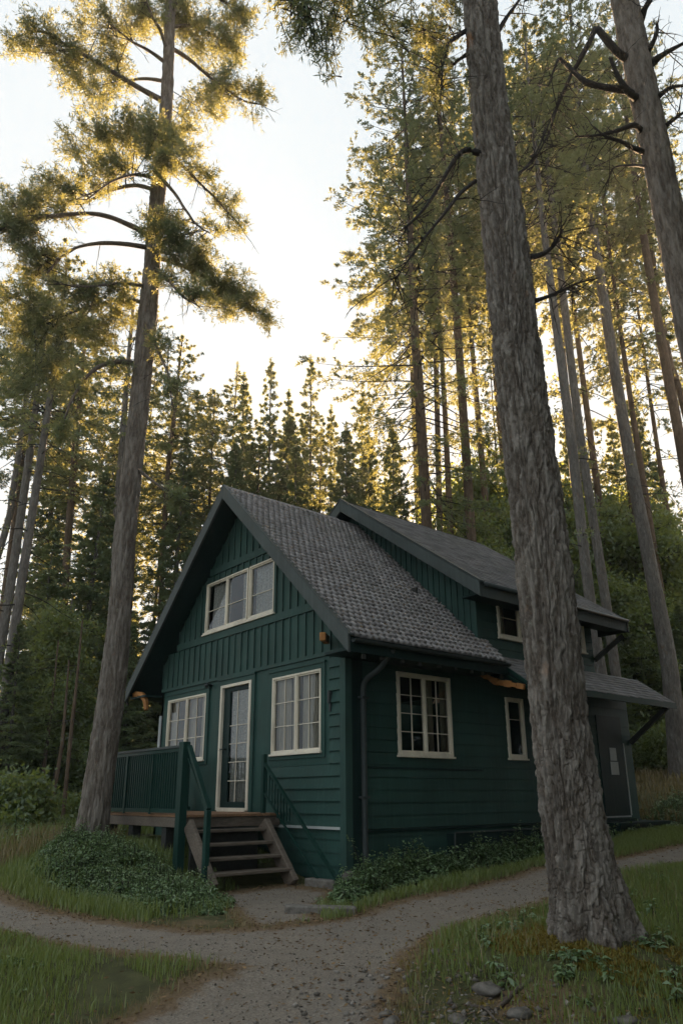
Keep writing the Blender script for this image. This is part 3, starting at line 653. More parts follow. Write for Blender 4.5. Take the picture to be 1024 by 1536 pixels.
# stair rails
mb = MB(); mb.box((-.83, DY0-.075, -1.0), (-.755, DY0-.005, .07)); mb.build('newel', M['rail_paint'], deck, bevel=.006)
mb = MB(); mb.bar((-1.38, DY0-.04, .90), (-.77, DY0-.04, .08), .05, .06, (0, 1, 0)); mb.bar((-1.38, DY0-.035, .74), (-.77, DY0-.035, -.02), .03, .035, (0, 1, 0)); mb.build('handrail', M['rail_paint'], deck)
mb = MB(); mb.box((-1.60, -.32, -.2), (-1.535, -.255, .84)); mb.build('post', M['rail_paint'], deck, bevel=.005)
A, B = np.array((-1.54, -.29, .70)), np.array((.22, -.29, -.84))
mb = MB(); mb.bar(A, B, .035, .045, (0, 1, 0)); mb.bar(A+(0, 0, -.42), B+(-.30, 0, -.10), .02, .03, (0, 1, 0)); mb.build('handrail', M['rail_paint'], deck)
for k in range(9):
    f = .03+k*.042; P = A+(B-A)*f
    mb = MB(); mb.box((P[0]-.008, -.298, max(P[2]-.42-.22*f, -.1)), (P[0]+.008, -.282, P[2]-.02)); mb.build('baluster', M['rail_paint'], deck)

# ------------------------------------------------------------------ edging slabs and stones by the steps
def rock(name, x, y, r, label, cat='stone', sq=(1, .8, .55), mat='stone', group=None, sink=.25, rot=0.):
    n = 16; th = np.linspace(0, np.pi, n); ph = np.arange(2*n)*np.pi/n
    d = np.stack([np.sin(th)[:, None]*np.cos(ph), np.sin(th)[:, None]*np.sin(ph), np.cos(th)[:, None]*np.ones(2*n)], -1)
    off = np.array([x*7, y*5, r*31]); k = .55+.65*fbm(d*1.3+off, 3)+.34*worley(d*1.5+off)[0]
    P = d*k[..., None]*r*np.array(sq); c, s = math.cos(rot), math.sin(rot)
    P = np.stack([P[..., 0]*c-P[..., 1]*s, P[..., 0]*s+P[..., 1]*c, P[..., 2]], -1)
    i = np.arange(n-1)[:, None]*2*n; j = np.arange(2*n)[None]; Fq = np.stack([i+j, i+2*n+j, i+2*n+(j+1) % (2*n), i+(j+1) % (2*n)], -1).reshape(-1, 4)
    o = np_mesh(name, P.reshape(-1, 3), Fq, M[mat], None, False); o.location = (x, y, float(zat(x, y))+r*sq[2]*(.9-sink)); return tag(o, label, cat, group)
def slab(name, pts, h, mat, label):
    mb = MB(); z = min(float(zat(x, y)) for x, y in pts); mb.prism([(x, y, z-.06) for x, y in pts], (0, 0, h+.06)); o = mb.build(name, M[mat], None, bevel=.014); return tag(o, label, 'slab')
slab('edging_slab', [(1.02, -1.72), (1.16, -1.82), (1.76, -1.36), (1.64, -1.25)], .075, 'concrete', 'long grey slab lying along the front of the gravel landing')
slab('edging_slab', [(-.42, -.38), (.12, -.34), (.12, -.21), (-.42, -.24)], .10, 'concrete', 'short pale slab against the wall beside the bottom step')
rock('corner_stone', .30, -.18, .16, 'pale rounded stone at the foot of the house corner', sq=(1, .8, .8))

# ------------------------------------------------------------------ trees
def trunk_mesh(path, rad, seg, bark=0., scale=1.0, flare=0., base_z=None, rng=None, lobes=5, ph=0.):
    """tapered trunk; bark plates pushed out of the surface, root flare at the foot"""
    t, r, u = frames(path); a = np.arange(seg)*2*np.pi/seg
    dirs = np.cos(a)[None, :, None]*r[:, None]+np.sin(a)[None, :, None]*u[:, None]
    R = np.repeat(np.asarray(rad, float)[:, None], seg, 1); idv = None
    if flare:
        h = np.maximum(path[:, 2]-base_z, 0)[:, None]
        R = R*(1+flare*np.exp(-h/.22)*(.55+.45*np.cos(lobes*a[None]+ph)+.25*np.cos((lobes-2)*a[None]+1.3))+.12*flare*np.exp(-h/.9))
    P = path[:, None]+dirs*R[..., None]
    if bark:
        w1 = fbm(P*np.array([1, 1, .11])*scale*13+7, 3)+.10*(fbm(P*scale*6, 2)-.5); w2 = fbm(P*np.array([1, 1, .8])*scale*13+3, 2); w3 = fbm(P*np.array([1, 1, .45])*scale*42, 3)
        furrow = sm(np.abs(w1-.5)/.060); cross = sm(np.abs(w2-.5)/.045); idv = fbm(P*np.array([1, 1, .25])*scale*20+31, 2)
        idv = np.clip((idv-.35)*2.6, 0, 1)
        R = R+bark*(furrow*(.62+.38*cross+.6*(idv-.5))-.85+.95*(w3-.5))+(fbm(P*np.array([2.5, 2.5, .8]), 3)-.5)*bark*.9
        P = path[:, None]+dirs*R[..., None]
    n = len(path); i = np.arange(n-1)[:, None]*seg; j = np.arange(seg)[None]; k = (j+1) % seg
    F = np.stack([i+j, i+k, i+seg+k, i+seg+j], -1).reshape(-1, 4)
    return (P.reshape(-1, 3), F) if idv is None else (P.reshape(-1, 3), F, idv.reshape(-1))
def photo_trunk(pts, D, lean=0.):
    """trunk centre line and radii from (px, py, width px); the foot is brought to the ground"""
    P, R = [], []
    for k, (px, py, w) in enumerate(pts):
        p, m = at(px, py, D); P.append(p); R.append(w*m*.5)
    P, R = np.array(P), np.array(R)
    d = nz(P[1]-P[0])
    for _ in range(3):
        g = float(zat(P[0, 0], P[0, 1]))-.12; P[0] = P[0]+d*((g-P[0, 2])/d[2])
    return P, R
def taper(P, R, n):
    path = spline(P, n); x = np.linspace(0, len(R)-1, n); return path, np.maximum(np.interp(x, np.arange(len(R)), R), .004)
def needles_on(P, T, rng, k, L, Wd, spread=.8, up=.15):
    """k leaf faces at every twig point P heading about T"""
    n = len(P); Pr = np.repeat(P, k, 0); Tr = np.repeat(T, k, 0)
    D = nz(Tr*.7+rng.normal(size=(n*k, 3))*spread+np.array([0, 0, up]))
    return blades(Pr+rng.normal(size=(n*k, 3))*L*.12, D, L*rng.uniform(.6, 1.25, n*k), Wd*rng.uniform(.7, 1.3, n*k), rng)
def thin(path, r0, r1, seg=3):
    return tube_np(path, np.linspace(r0, r1, len(path)), seg)
def twiggy(L, n, rng, tb, r0=.007, lmin=.15, lmax=.6, lo=.25):
    """forked bare twigs along a limb L"""
    m = len(L)
    for _ in range(n):
        i = int(rng.integers(int(m*lo), m)); T = nz(L[i]-L[max(i-1, 0)]); d = nz(T*.7+rng.normal(size=3)*.75+np.array([0, 0, -.25])); q = L[i]+np.outer(np.linspace(0, 1, 7), d)*rng.uniform(lmin, lmax); q = q+rng.normal(size=(7, 3)).cumsum(0)*.008; q[:, 2] -= np.linspace(0, 1, 7)**2*.06; tb.append(thin(q, r0, .002, 4))
        for _ in range(rng.integers(1, 4)):
            j = rng.integers(2, 6); d2 = nz(d+rng.normal(size=3)*.7); q2 = q[j]+np.outer(np.linspace(0, 1, 5), d2)*rng.uniform(.06, .22); tb.append(thin(q2+rng.normal(size=(5, 3)).cumsum(0)*.004, r0*.55, .0015))
def crown_object(tubes, leaves, parent, leafmat_, rng, name='crown', local=False):
    TV, TF = join(tubes) if tubes else (np.zeros((0, 3)), np.zeros((0, 4), int)); LV, LF = join(leaves)
    V = np.concatenate([TV, LV]); F = np.concatenate([TF, LF+len(TV)])
    mid = np.concatenate([np.zeros(len(TF), int), np.ones(len(LF), int)])
    r = np.concatenate([np.zeros(len(TV)), np.repeat(rng.random(len(LV)//4), 4)])
    return np_mesh(name, V, F, [M['twig_bark'], M[leafmat_]], parent, rnd=r, midx=mid, local=local)
def conifer_parts(path, rad, crown0, R, rng, prof='spruce', step=.45, nb=5, droop=.3, blade=(.22, .05), dens=1.0, dead=0, fill=5, gap=.0):
    """whorls of boughs along a trunk; every bough carries side twigs with needle sprays"""
    tubes, leaves = [], []; z = path[:, 2]; z0, z1 = z[0], z[-1]; H = z1-z0; hb = z0+crown0*H
    def on(h):
        f = np.interp(h, z, np.arange(len(z))); i = int(min(f, len(z)-2)); return path[i]+(path[i+1]-path[i])*(f-i), np.interp(h, z, rad)
    h = hb; az0 = rng.uniform(0, 6.28)
    while h < z1-.05:
        f = (h-hb)/(z1-hb)
        if prof == 'spruce': Lm = R*(1-f)**.85*(.35+.65*min(1, f*6+.5))
        elif prof == 'pine': Lm = R*(math.sin(math.pi*min(1, (.10+.88*f)**.75))**.7*.9+.1)
        else: Lm = R*(1-f**2.2)*(.45+.55*min(1, f*3))
        for b in range(nb):
            if rng.random() < gap or rng.random() > .3+3.2*f: continue
            az = az0+b*6.283/nb+rng.normal()*.35; L = Lm*rng.uniform(.55, 1.18)
            if L < .07: continue
            p0, r0 = on(h+rng.uniform(-.2, .2)*step if h+.3*step < z1 else h)
            el = (.55*f-.12 if prof != 'spruce' else .75*f-.28)+rng.normal()*.13
            n = max(4, int(L/.28)); s = np.linspace(0, 1, n)
            o = np.array([math.cos(az), math.sin(az), 0.]); sd = np.array([-o[1], o[0], 0])
            pts = p0+np.outer(s*L*math.cos(el), o)+np.outer(np.sin(s*3+rng.uniform(0, 6))*L*.05*s, sd); pts[:, 2] += s*L*math.sin(el)-droop*L*(s**1.4)*(1-f*.6)+.34*droop*L*s**3
            tubes.append(thin(pts, min(r0*.45, .007+.008*L), .003))
            st = .30 if prof == 'pine' else .14
            m = max(2, int((1-st)*L/.20*dens)); ss = rng.uniform(st, 1, m); ss[0] = 1
            f_ = ss*(n-1); i_ = np.minimum(f_.astype(int), n-2); q = pts[i_]+(pts[i_+1]-pts[i_])*(f_-i_)[:, None]; tn = nz(pts[i_+1]-pts[i_])
            sgn = np.where(rng.random(m) < .5, -1, 1)[:, None]; tl = (np.minimum(.42*L, .95)*(1.05-ss*.7)*rng.uniform(.5, 1.2, m))[:, None]
            td = nz(tn*.75+sgn*nz(np.cross(tn, [0, 0, 1]))*rng.uniform(.4, 1.1, (m, 1))+rng.normal(size=(m, 3))*.16+np.array([0, 0, -.18 if prof == 'spruce' else .12]))
            kk = fill; tt = np.tile(np.linspace(.30, 1, kk), m)[:, None]
            PP = np.repeat(q, kk, 0)+np.repeat(td*tl, kk, 0)*tt; PP[:, 2] -= (np.repeat(tl, kk, 0)*tt**2)[:, 0]*.25
            leaves.append(needles_on(PP, np.repeat(td, kk, 0), rng, 7, blade[0]*.72, blade[1]*.78, .72, .05 if prof == 'spruce' else .25))
        h += step*rng.uniform(.75, 1.25); az0 += 1.1
    q = path[-1]-(path[-1]-path[-4])*np.linspace(0, 1, 26)[:, None]; leaves.append(needles_on(q, np.tile(nz(path[-1]-path[-4]), (26, 1)), rng, 7, blade[0]*.8, blade[1]*.8, .95, .1))
    for k in range(dead):                                      # bare lower branches
        hh = z0+H*(crown0+.1-(crown0-.12)*rng.random()**1.6); p0, r0 = on(hh); az = rng.uniform(0, 6.28); L = rng.uniform(.5, 2.3)
        n = 7; s = np.linspace(0, 1, n); o = np.array([math.cos(az), math.sin(az), 0]); pts = p0+np.outer(s*L, o); pts[:, 2] += L*(-.1*s-.3*s**2)+rng.normal(size=n).cumsum()*.02*L
        tubes.append(thin(pts, .022, .005))
        if rng.random() < .75:
            q = np.repeat(pts[3:], 4, 0)+rng.normal(size=(16, 3))*np.array([.16, .16, .06]); leaves.append(needles_on(q, np.tile(o, (16, 1)), rng, 3, blade[0]*.8, blade[1], .8, 0))
    return tubes, leaves
def tall_tree(name, label, pts, D, crown0, R, seed, mat='grey_bark', leaf='pine_needles', prof='pine', group=None, blade=(.145, .046), seg=14, **kw):
    rng = np.random.default_rng(seed); P, Rr = photo_trunk(pts, D); Rr = Rr*.84; path, rad = taper(P, Rr, 60)
    o = empty(name, tuple(P[0]+[0, 0, .12]), label, 'tree', group)
    V_, F_ = trunk_mesh(path, rad, seg, flare=.35, base_z=P[0, 2]); np_mesh('trunk', V_, F_, M[mat], o, True)
    tb, lv = conifer_parts(path, rad, crown0, R, rng, prof, blade=blade, **kw); crown_object(tb, lv, o, leaf, rng); return o

# --- the big pine by the deck, its limbs and needle masses where the photograph shows them
def big_pine():
    rng = np.random.default_rng(11); D = 11.6
    P, R = photo_trunk([(138, 1252, 45), (152, 1150, 41), (166, 1050, 38), (180, 925, 34), (188, 800, 32), (200, 690, 30), (210, 600, 28), (221, 480, 28), (228, 400, 24), (234, 320, 22), (241, 250, 20), (250, 150, 17), (254, 60, 15), (258, -40, 13), (262, -140, 10), (265, -260, 5)], D)
    path, rad = taper(P, R, 620); g = P[0, 2]+.12
    o = empty('pine_tree', tuple(P[0]+[0, 0, .12]), 'tall pine leaning over the deck railing, golden sunlit needles in its crown', 'tree')
    V_, F_, I_ = trunk_mesh(path, rad, 150, .020, 1.25, .42, g, rng, 6); np_mesh('trunk', V_, F_, M['pine_bark'], o, True, I_)
    def w(px, py, dz=0): return at(px, py, D+dz)[0]
    limbs = [  # (photo points with depth offset, thickness px)
        ([(203, 545, 0), (172, 543, -.3), (140, 556, -.5), (112, 592, -.6), (92, 640, -.7)], 9, 3),
        ([(226, 372, 0), (185, 366, -.3), (140, 366, -.5), (102, 378, -.7), (70, 410, -.9)], 8, 3),
        ([(226, 355, 0), (196, 338, -.4), (150, 322, -.8), (95, 322, -1.1), (40, 332, -1.3), (-20, 350, -1.4)], 9, 3),
        ([(234, 285, 0), (200, 278, .3), (160, 288, .6), (120, 306, .8), (70, 300, .9)], 7, 3),
        ([(238, 270, 0), (205, 262, -.5), (168, 272, -.9), (130, 300, -1.1)], 6, 2),
        ([(246, 152, 0), (215, 135, -.2), (170, 108, -.4), (120, 80, -.6), (60, 48, -.8), (10, 62, -.9)], 9, 3),
        ([(248, 122, 0), (215, 118, .4), (185, 124, .8), (165, 140, 1.2)], 6, 2),
        ([(250, 95, 0), (222, 75, -.3), (195, 60, -.6), (165, 35, -.9)], 6, 2),
        ([(252, 80, 0), (240, 45, -.3), (226, 20, -.6), (215, -15, -.8)], 6, 2),
        ([(254, 70, 0), (285, 90, .4), (320, 120, .8), (365, 150, 1.0), (400, 158, 1.1)], 7, 2),
        ([(255, 40, 0), (290, 40, .5), (330, 60, .9), (370, 90, 1.1)], 6, 2),
        ([(256, 10, 0), (290, -10, .3), (330, 0, .6), (365, 30, .8)], 6, 2),
        ([(258, -30, 0), (290, -60, .3), (330, -70, .5)], 6, 2),
        ([(258, -20, 0), (220, -50, -.3), (160, -60, -.6), (100, -40, -.8)], 6, 2),
        ([(238, 225, 0), (270, 245, .3), (300, 275, .5), (335, 310, .7), (366, 345, .8)], 6, 2),
        ([(236, 260, 0), (262, 290, -.4), (290, 330, -.6), (315, 350, -.7)], 6, 2),
        ([(230, 398, 0), (252, 420, -.4), (275, 445, -.7), (300, 462, -.9)], 6, 2),
        ([(228, 385, 0), (265, 395, .3), (305, 415, .6), (350, 440, .8), (392, 470, .9)], 8, 2),
        ([(222, 455, 0), (190, 450, .4), (150, 455, .8), (100, 470, 1.1), (40, 480, 1.3)], 7, 2),
        ([(220, 480, 0), (235, 520, -.4), (252, 565, -.6), (258, 610, -.7)], 6, 2),
        ([(204, 700, 0), (225, 718, -.3), (250, 735, -.5), (272, 750, -.6)], 5, 2),
        ([(224, 430, 0), (180, 425, -.5), (130, 430, -.9), (80, 425, -1.2)], 6, 2),
        ([(235, 330, 0), (262, 350, .6), (285, 372, 1.0)], 5, 2)]
    nodes = [path[::6][path[::6, 2] > w(200, 640)[2]]]
    for pts, w0, w1 in limbs:
        L = spline([w(*p) for p in pts], 26); m = at(pts[0][0], pts[0][1], D)[1]
        L = L+(fbm(L*3, 2)[:, None]-.5)*.05*np.linspace(0, 1, 26)[:, None]*np.array([1, 1, 1.])
        V_, F_ = tube_np(L, np.linspace(w0*m*.5, w1*m*.4, 26)*(1+.25*(fbm(L*9, 2)-.5)), 8); np_mesh('limb', V_, F_, M['pine_bark'], o, True); nodes.append(L[5:])
    tb = []
    for L in nodes[1:]: twiggy(L, 8, rng, tb, .008, .15, .6)
    nodes = np.concatenate(nodes)
    clumps = [  # px, py, rx, ry, depth offset, density
        (60, 60, 52, 26, -.8, 1), (110, 95, 55, 42, -.5, 1.2), (20, 70, 26, 22, -.9, .7), (150, 40, 55, 40, -.6, 1.1), (170, 110, 45, 38, -.2, 1), (205, 30, 48, 40, -.3, 1.2), (130, 140, 42, 26, -.4, .8),
        (260, 20, 50, 48, .2, 1.3), (300, 60, 48, 52, .6, 1.2), (345, 60, 42, 60, .9, 1.1), (330, 130, 52, 48, .9, 1.1), (385, 150, 36, 32, 1.1, .9), (300, 165, 42, 38, .7, .9), (360, 20, 36, 42, .8, .9), (240, -40, 80, 40, 0, 1.1), (120, -20, 70, 40, -.7, 1), (330, -40, 60, 45, .5, 1),
        (150, 195, 46, 32, -.5, 1.1), (105, 215, 34, 26, -.6, .7), (195, 190, 52, 40, -.5, 1.3), (235, 205, 46, 45, -.7, 1.2), (255, 235, 32, 42, -.9, 1.1), (275, 200, 30, 30, .3, .8), (170, 240, 46, 28, -.5, .9), (290, 235, 34, 24, .3, .6),
        (30, 300, 55, 34, -1.2, 1.1), (80, 285, 52, 30, -.9, 1.1), (130, 270, 42, 22, -.2, .8), (10, 345, 42, 30, -1.3, 1.1), (55, 350, 48, 18, -1.1, .7), (95, 320, 30, 14, -1.0, .7),
        (300, 270, 30, 18, .5, .7), (335, 305, 30, 20, .7, .8), (362, 340, 22, 18, .8, .7), (315, 345, 26, 16, -.6, .4),
        (235, 340, 38, 24, -.7, 1.1), (265, 360, 46, 34, -.5, 1.3), (300, 395, 46, 34, .1, 1.3), (335, 425, 46, 32, .5, 1.2), (370, 452, 38, 26, .8, 1.1), (395, 478, 22, 18, .9, .8), (300, 440, 34, 24, -.8, .8), (330, 470, 40, 20, .3, .6), (250, 415, 26, 22, -.5, .6),
        (60, 400, 60, 32, -.8, .9), (20, 440, 55, 35, .6, .9), (110, 440, 56, 30, -.6, 1), (160, 430, 42, 26, -.4, .8), (180, 470, 40, 28, .3, .9), (90, 490, 60, 36, .9, 1), (30, 510, 55, 40, 1.1, .9), (140, 510, 48, 30, .6, .9), (60, 560, 60, 34, .9, .9), (25, 590, 45, 30, 1.0, .7),
        (240, 520, 26, 24, -.4, .5), (258, 580, 22, 28, -.6, .5), (90, 650, 10, 26, -.7, .8), (268, 748, 14, 8, -.6, .7), (180, 560, 28, 12, -.2, .4), (120, 575, 30, 14, -.5, .5)]
    lv = []
    for px, py, rx, ry, dz, den in clumps:
        c, m = at(px, py, D+dz); rad3 = (rx*m, rx*m*.9, ry*m)
        dn = np.linalg.norm(nodes-c, axis=1); near_ = nodes[np.argsort(dn)[:14]]
        n = int(26*den*max(.35, (rx*ry/1600)**.6))
        for k in range(n):
            v = nz(rng.normal(size=3))*rng.uniform(.15, 1)**.5; e = c+CR*v[0]*rad3[0]+FLAT*v[1]*rad3[1]+np.array([0, 0, v[2]*rad3[2]])
            s0 = near_[rng.integers(0, 14)]; s_ = s0 if k % 5 == 0 else s0+(c-s0)*rng.uniform(.3, 1)+rng.normal(size=3)*.05
            md = (s_+e)/2+np.array([0, 0, rng.uniform(-.02, .22)])*np.linalg.norm(e-s_)
            tt = np.linspace(0, 1, 9)[:, None]; pts = (1-tt)**2*s_+2*tt*(1-tt)*md+tt**2*e
            tb.append(thin(pts, .011 if k % 5 == 0 else .007, .003))
            T = nz(np.gradient(pts, axis=0)); q = np.repeat(pts[3:], 2, 0)+rng.normal(size=(12, 3))*.045; tq = np.repeat(T[3:], 2, 0)
            side_ = nz(tq*.6+rng.normal(size=(12, 3))*.7); ext = q+side_*rng.uniform(.03, .16, (12, 1))
            lv.append(needles_on(np.concatenate([q, ext]), np.concatenate([tq, side_]), rng, 7, .088, .0145, .75, .18))
    crown_object(tb, lv, o, 'pine_needles', rng); return o
big_pine()

# --- the great trunk in the right foreground
def old_pine():
    rng = np.random.default_rng(5); D = 6.1
    P, R = photo_trunk([(892, 1412, 104), (882, 1350, 102), (863, 1256, 92), (848, 1150, 85), (839, 1080, 81), (815, 850, 82), (790, 650, 74), (772, 500, 66), (756, 350, 63), (733, 150, 53), (719, 0, 48), (708, -140, 40), (695, -320, 33), (684, -520, 24), (676, -760, 12)], D)
    path, rad = taper(P, R, 1250); g = P[0, 2]+.12
    o = empty('pine_tree', tuple(P[0]+[0, 0, .12]), 'massive bare pine trunk with cracked bark standing on the mossy mound', 'tree')
    V_, F_, I_ = trunk_mesh(path, rad, 330, .031, 1.45, .42, g, rng, 7, .6); np_mesh('trunk', V_, F_, M['old_bark'], o, True, I_)
    def w(px, py, dz=0): return at(px, py, D+dz)[0]
    limbs = [([(742, 243, 0), (722, 232, -.05), (700, 225, -.1), (684, 236, -.15), (665, 268, -.2), (640, 308, -.25), (618, 332, -.3), (602, 345, -.3)], 10, 2.5),
             ([(793, 386, 0), (812, 382, -.1), (830, 368, -.15), (843, 344, -.2)], 9, 3),
             ([(798, 452, 0), (815, 447, .1), (840, 437, .2), (868, 424, .3), (898, 417, .4)], 7, 2),
             ([(712, 272, 0), (690, 290, -.3), (668, 318, -.5), (640, 352, -.7), (612, 390, -.8), (590, 425, -.9)], 6, 1.5),
             ([(745, 50, 0), (760, 25, .1), (778, 0, .2), (800, -40, .3)], 7, 3),
             ([(700, 45, 0), (685, 55, -.1), (672, 68, -.2), (664, 100, -.3), (660, 150, -.3)], 7, 2),
             ([(704, 80, 0), (690, 88, .1), (672, 105, .2), (660, 125, .3)], 6, 2),
             ([(752, 300, 0), (770, 270, .2), (800, 235, .3), (825, 180, .5), (850, 120, .6)], 5, 1.5),
             ([(775, 262, 0), (800, 240, .3), (826, 190, .4), (838, 140, .5)], 4, 1.5)]
    nodes = []
    for pts, w0, w1 in limbs:
        L = spline([w(*p) for p in pts], 24); m = at(pts[0][0], pts[0][1], D)[1]
        V_, F_ = tube_np(L, np.linspace(w0*m*.55, w1*m*.4, 24)*(1+.3*(fbm(L*12, 2)-.5)), 8); np_mesh('limb', V_, F_, M['twig_bark'], o, True); nodes.append(L)
    up = [([(705, -60, 0), (640, -80, -.5), (560, -70, -.9), (480, -40, -1.2), (420, 0, -1.3)], 8), ([(700, -30, 0), (650, -20, .4), (590, 0, .7), (540, 30, .9)], 7), ([(715, -100, 0), (780, -120, .4), (850, -100, .8)], 7), ([(703, -150, 0), (600, -180, .3), (500, -150, .5), (430, -90, .6)], 7)]
    for pts, w0 in up:
        L = spline([w(*p) for p in pts], 24); m = at(pts[0][0], pts[0][1], D)[1]; V_, F_ = tube_np(L, np.linspace(w0*m*.5, m, 24), 7); np_mesh('limb', V_, F_, M['twig_bark'], o, True); nodes.append(L)
    allv = np.concatenate(nodes); tb, lv = [], []
    # hanging sprays of needles overhead
    for px, py, rx, ry, dz, den in [(430, 20, 40, 34, -1.2, .9), (470, 50, 40, 50, -1.1, 1), (520, 35, 42, 42, -.9, .8), (500, 95, 24, 34, -1.0, .5), (560, 40, 36, 50, -.6, .9), (600, 30, 42, 40, -.3, 1), (640, 50, 36, 55, 0, 1.2), (655, 110, 26, 50, -.2, 1), (560, 85, 24, 26, .8, .5), (680, 20, 40, 30, .4, .8), (500, -30, 90, 30, -.5, 1), (620, -40, 80, 30, 0, 1), (790, 5, 30, 20, .5, .4), (640, 150, 18, 36, -.3, .5), (430, 55, 22, 30, -1.2, .5)]:
        c, m = at(px, py, D+dz); dn = np.linalg.norm(allv-c, axis=1); near_ = allv[np.argsort(dn)[:12]]
        for k in range(int(22*den*max(.4, (rx*ry/1600)**.6))):
            v = nz(rng.normal(size=3))*rng.uniform(.1, 1)**.5; e = c+CR*v[0]*rx*m+FLAT*v[1]*rx*m+np.array([0, 0, v[2]*ry*m]); s0 = near_[rng.integers(0, 12)]
            s_ = s0 if k % 4 == 0 else s0+(c-s0)*rng.uniform(.4, 1)+rng.normal(size=3)*.05
            md = (s_+e)/2+np.array([0, 0, .15])*np.linalg.norm(e-s_); tt = np.linspace(0, 1, 9)[:, None]; pts = (1-tt)**2*s_+2*tt*(1-tt)*md+tt**2*e
            tb.append(thin(pts, .008, .0025)); T = nz(np.gradient(pts, axis=0)); q = np.repeat(pts[3:], 2, 0)+rng.normal(size=(12, 3))*.03
            lv.append(needles_on(q, np.repeat(T[3:], 2, 0), rng, 4, .075, .011, .7, -.1))
    for L in nodes[:9]: twiggy(L, 13, rng, tb)
    crown_object(tb, lv, o, 'pine_needles', rng)
    # the crown high above the picture
    tb, lv = conifer_parts(path, rad, .80, 1.9, rng, 'pine', step=.5, nb=4, blade=(.16, .03), fill=4); crown_object(tb, lv, o, 'pine_needles', rng, 'upper_crown'); return o
old_pine()

# --- the dark trunk with dead crooked branches at the right edge
def snag_pine():
    rng = np.random.default_rng(9); D = 8.6
    P, R = photo_trunk([(1225, 1330, 62), (1155, 1000, 56), (1100, 780, 52), (1060, 600, 48), (1027, 440, 45), (998, 300, 42), (971, 170, 40), (946, 50, 39), (930, -40, 36), (910, -200, 30), (890, -420, 18), (880, -600, 8)], D)
    path, rad = taper(P, R, 420)
    o = empty('pine_tree', tuple(P[0]+[0, 0, .12]), 'leaning pine at the right edge with crooked dead branches on its trunk', 'tree')
    V_, F_, I_ = trunk_mesh(path, rad, 120, .022, 1.3, .4, P[0, 2]+.12, rng, 6); np_mesh('trunk', V_, F_, M['pine_bark'], o, True, I_)
    def w(px, py, dz=0): return at(px, py, D+dz)[0]
    limbs = [([(944, 92, 0), (925, 78, -.1), (905, 55, -.2), (893, 43, -.2), (884, 62, -.2), (868, 92, -.1), (856, 112, 0), (845, 138, 0), (832, 170, .1), (820, 210, .1)], 12, 2.5),
             ([(952, 145, 0), (938, 136, -.1), (912, 132, -.2), (880, 124, -.2), (862, 110, -.2), (846, 94, -.2), (838, 88, -.2), (832, 100, -.2), (822, 128, -.2)], 11, 2.5),
             ([(958, 150, 0), (944, 140, -.2), (928, 118, -.3), (914, 86, -.4)], 12, 6),
             ([(963, 198, 0), (950, 188, -.2), (925, 196, -.3), (895, 203, -.4), (862, 205, -.5)], 9, 3),
             ([(965, 228, 0), (948, 222, -.2), (930, 212, -.3), (908, 205, -.4), (890, 190, -.4)], 8, 2.5),
             ([(972, 100, 0), (985, 88, -.2), (1000, 78, -.3), (1030, 62, -.4)], 11, 5), ([(962, 90, 0), (975, 70, -.2), (984, 50, -.3), (985, 34, -.3)], 9, 4),
             ([(982, 150, 0), (995, 138, -.2), (1010, 130, -.3), (1040, 128, -.4)], 8, 4), ([(992, 195, 0), (1005, 182, -.2), (1030, 165, -.3)], 8, 4),
             ([(968, 250, 0), (950, 248, .3), (920, 252, .6), (910, 275, .8)], 5, 2), ([(960, 30, 0), (968, 10, -.2), (985, -15, -.3)], 11, 6)]
    nodes = []
    for pts, w0, w1 in limbs:
        L = spline([w(*p) for p in pts], 30); m = at(pts[0][0], pts[0][1], D)[1]
        V_, F_ = tube_np(L, np.linspace(w0*m*.55, w1*m*.4, 30)*(1+.3*(fbm(L*10, 2)-.5)), 8); np_mesh('dead_branch', V_, F_, M['twig_bark'], o, True); nodes.append(L)
    tb, lv = [], []
    for L in nodes: twiggy(L, 9, rng, tb, .009, .2, .75)
    t2, l2 = conifer_parts(path, rad, .70, 1.9, rng, 'pine', step=.5, nb=4, blade=(.15, .028), fill=4); crown_object(tb+t2, l2, o, 'pine_needles', rng); return o
snag_pine()

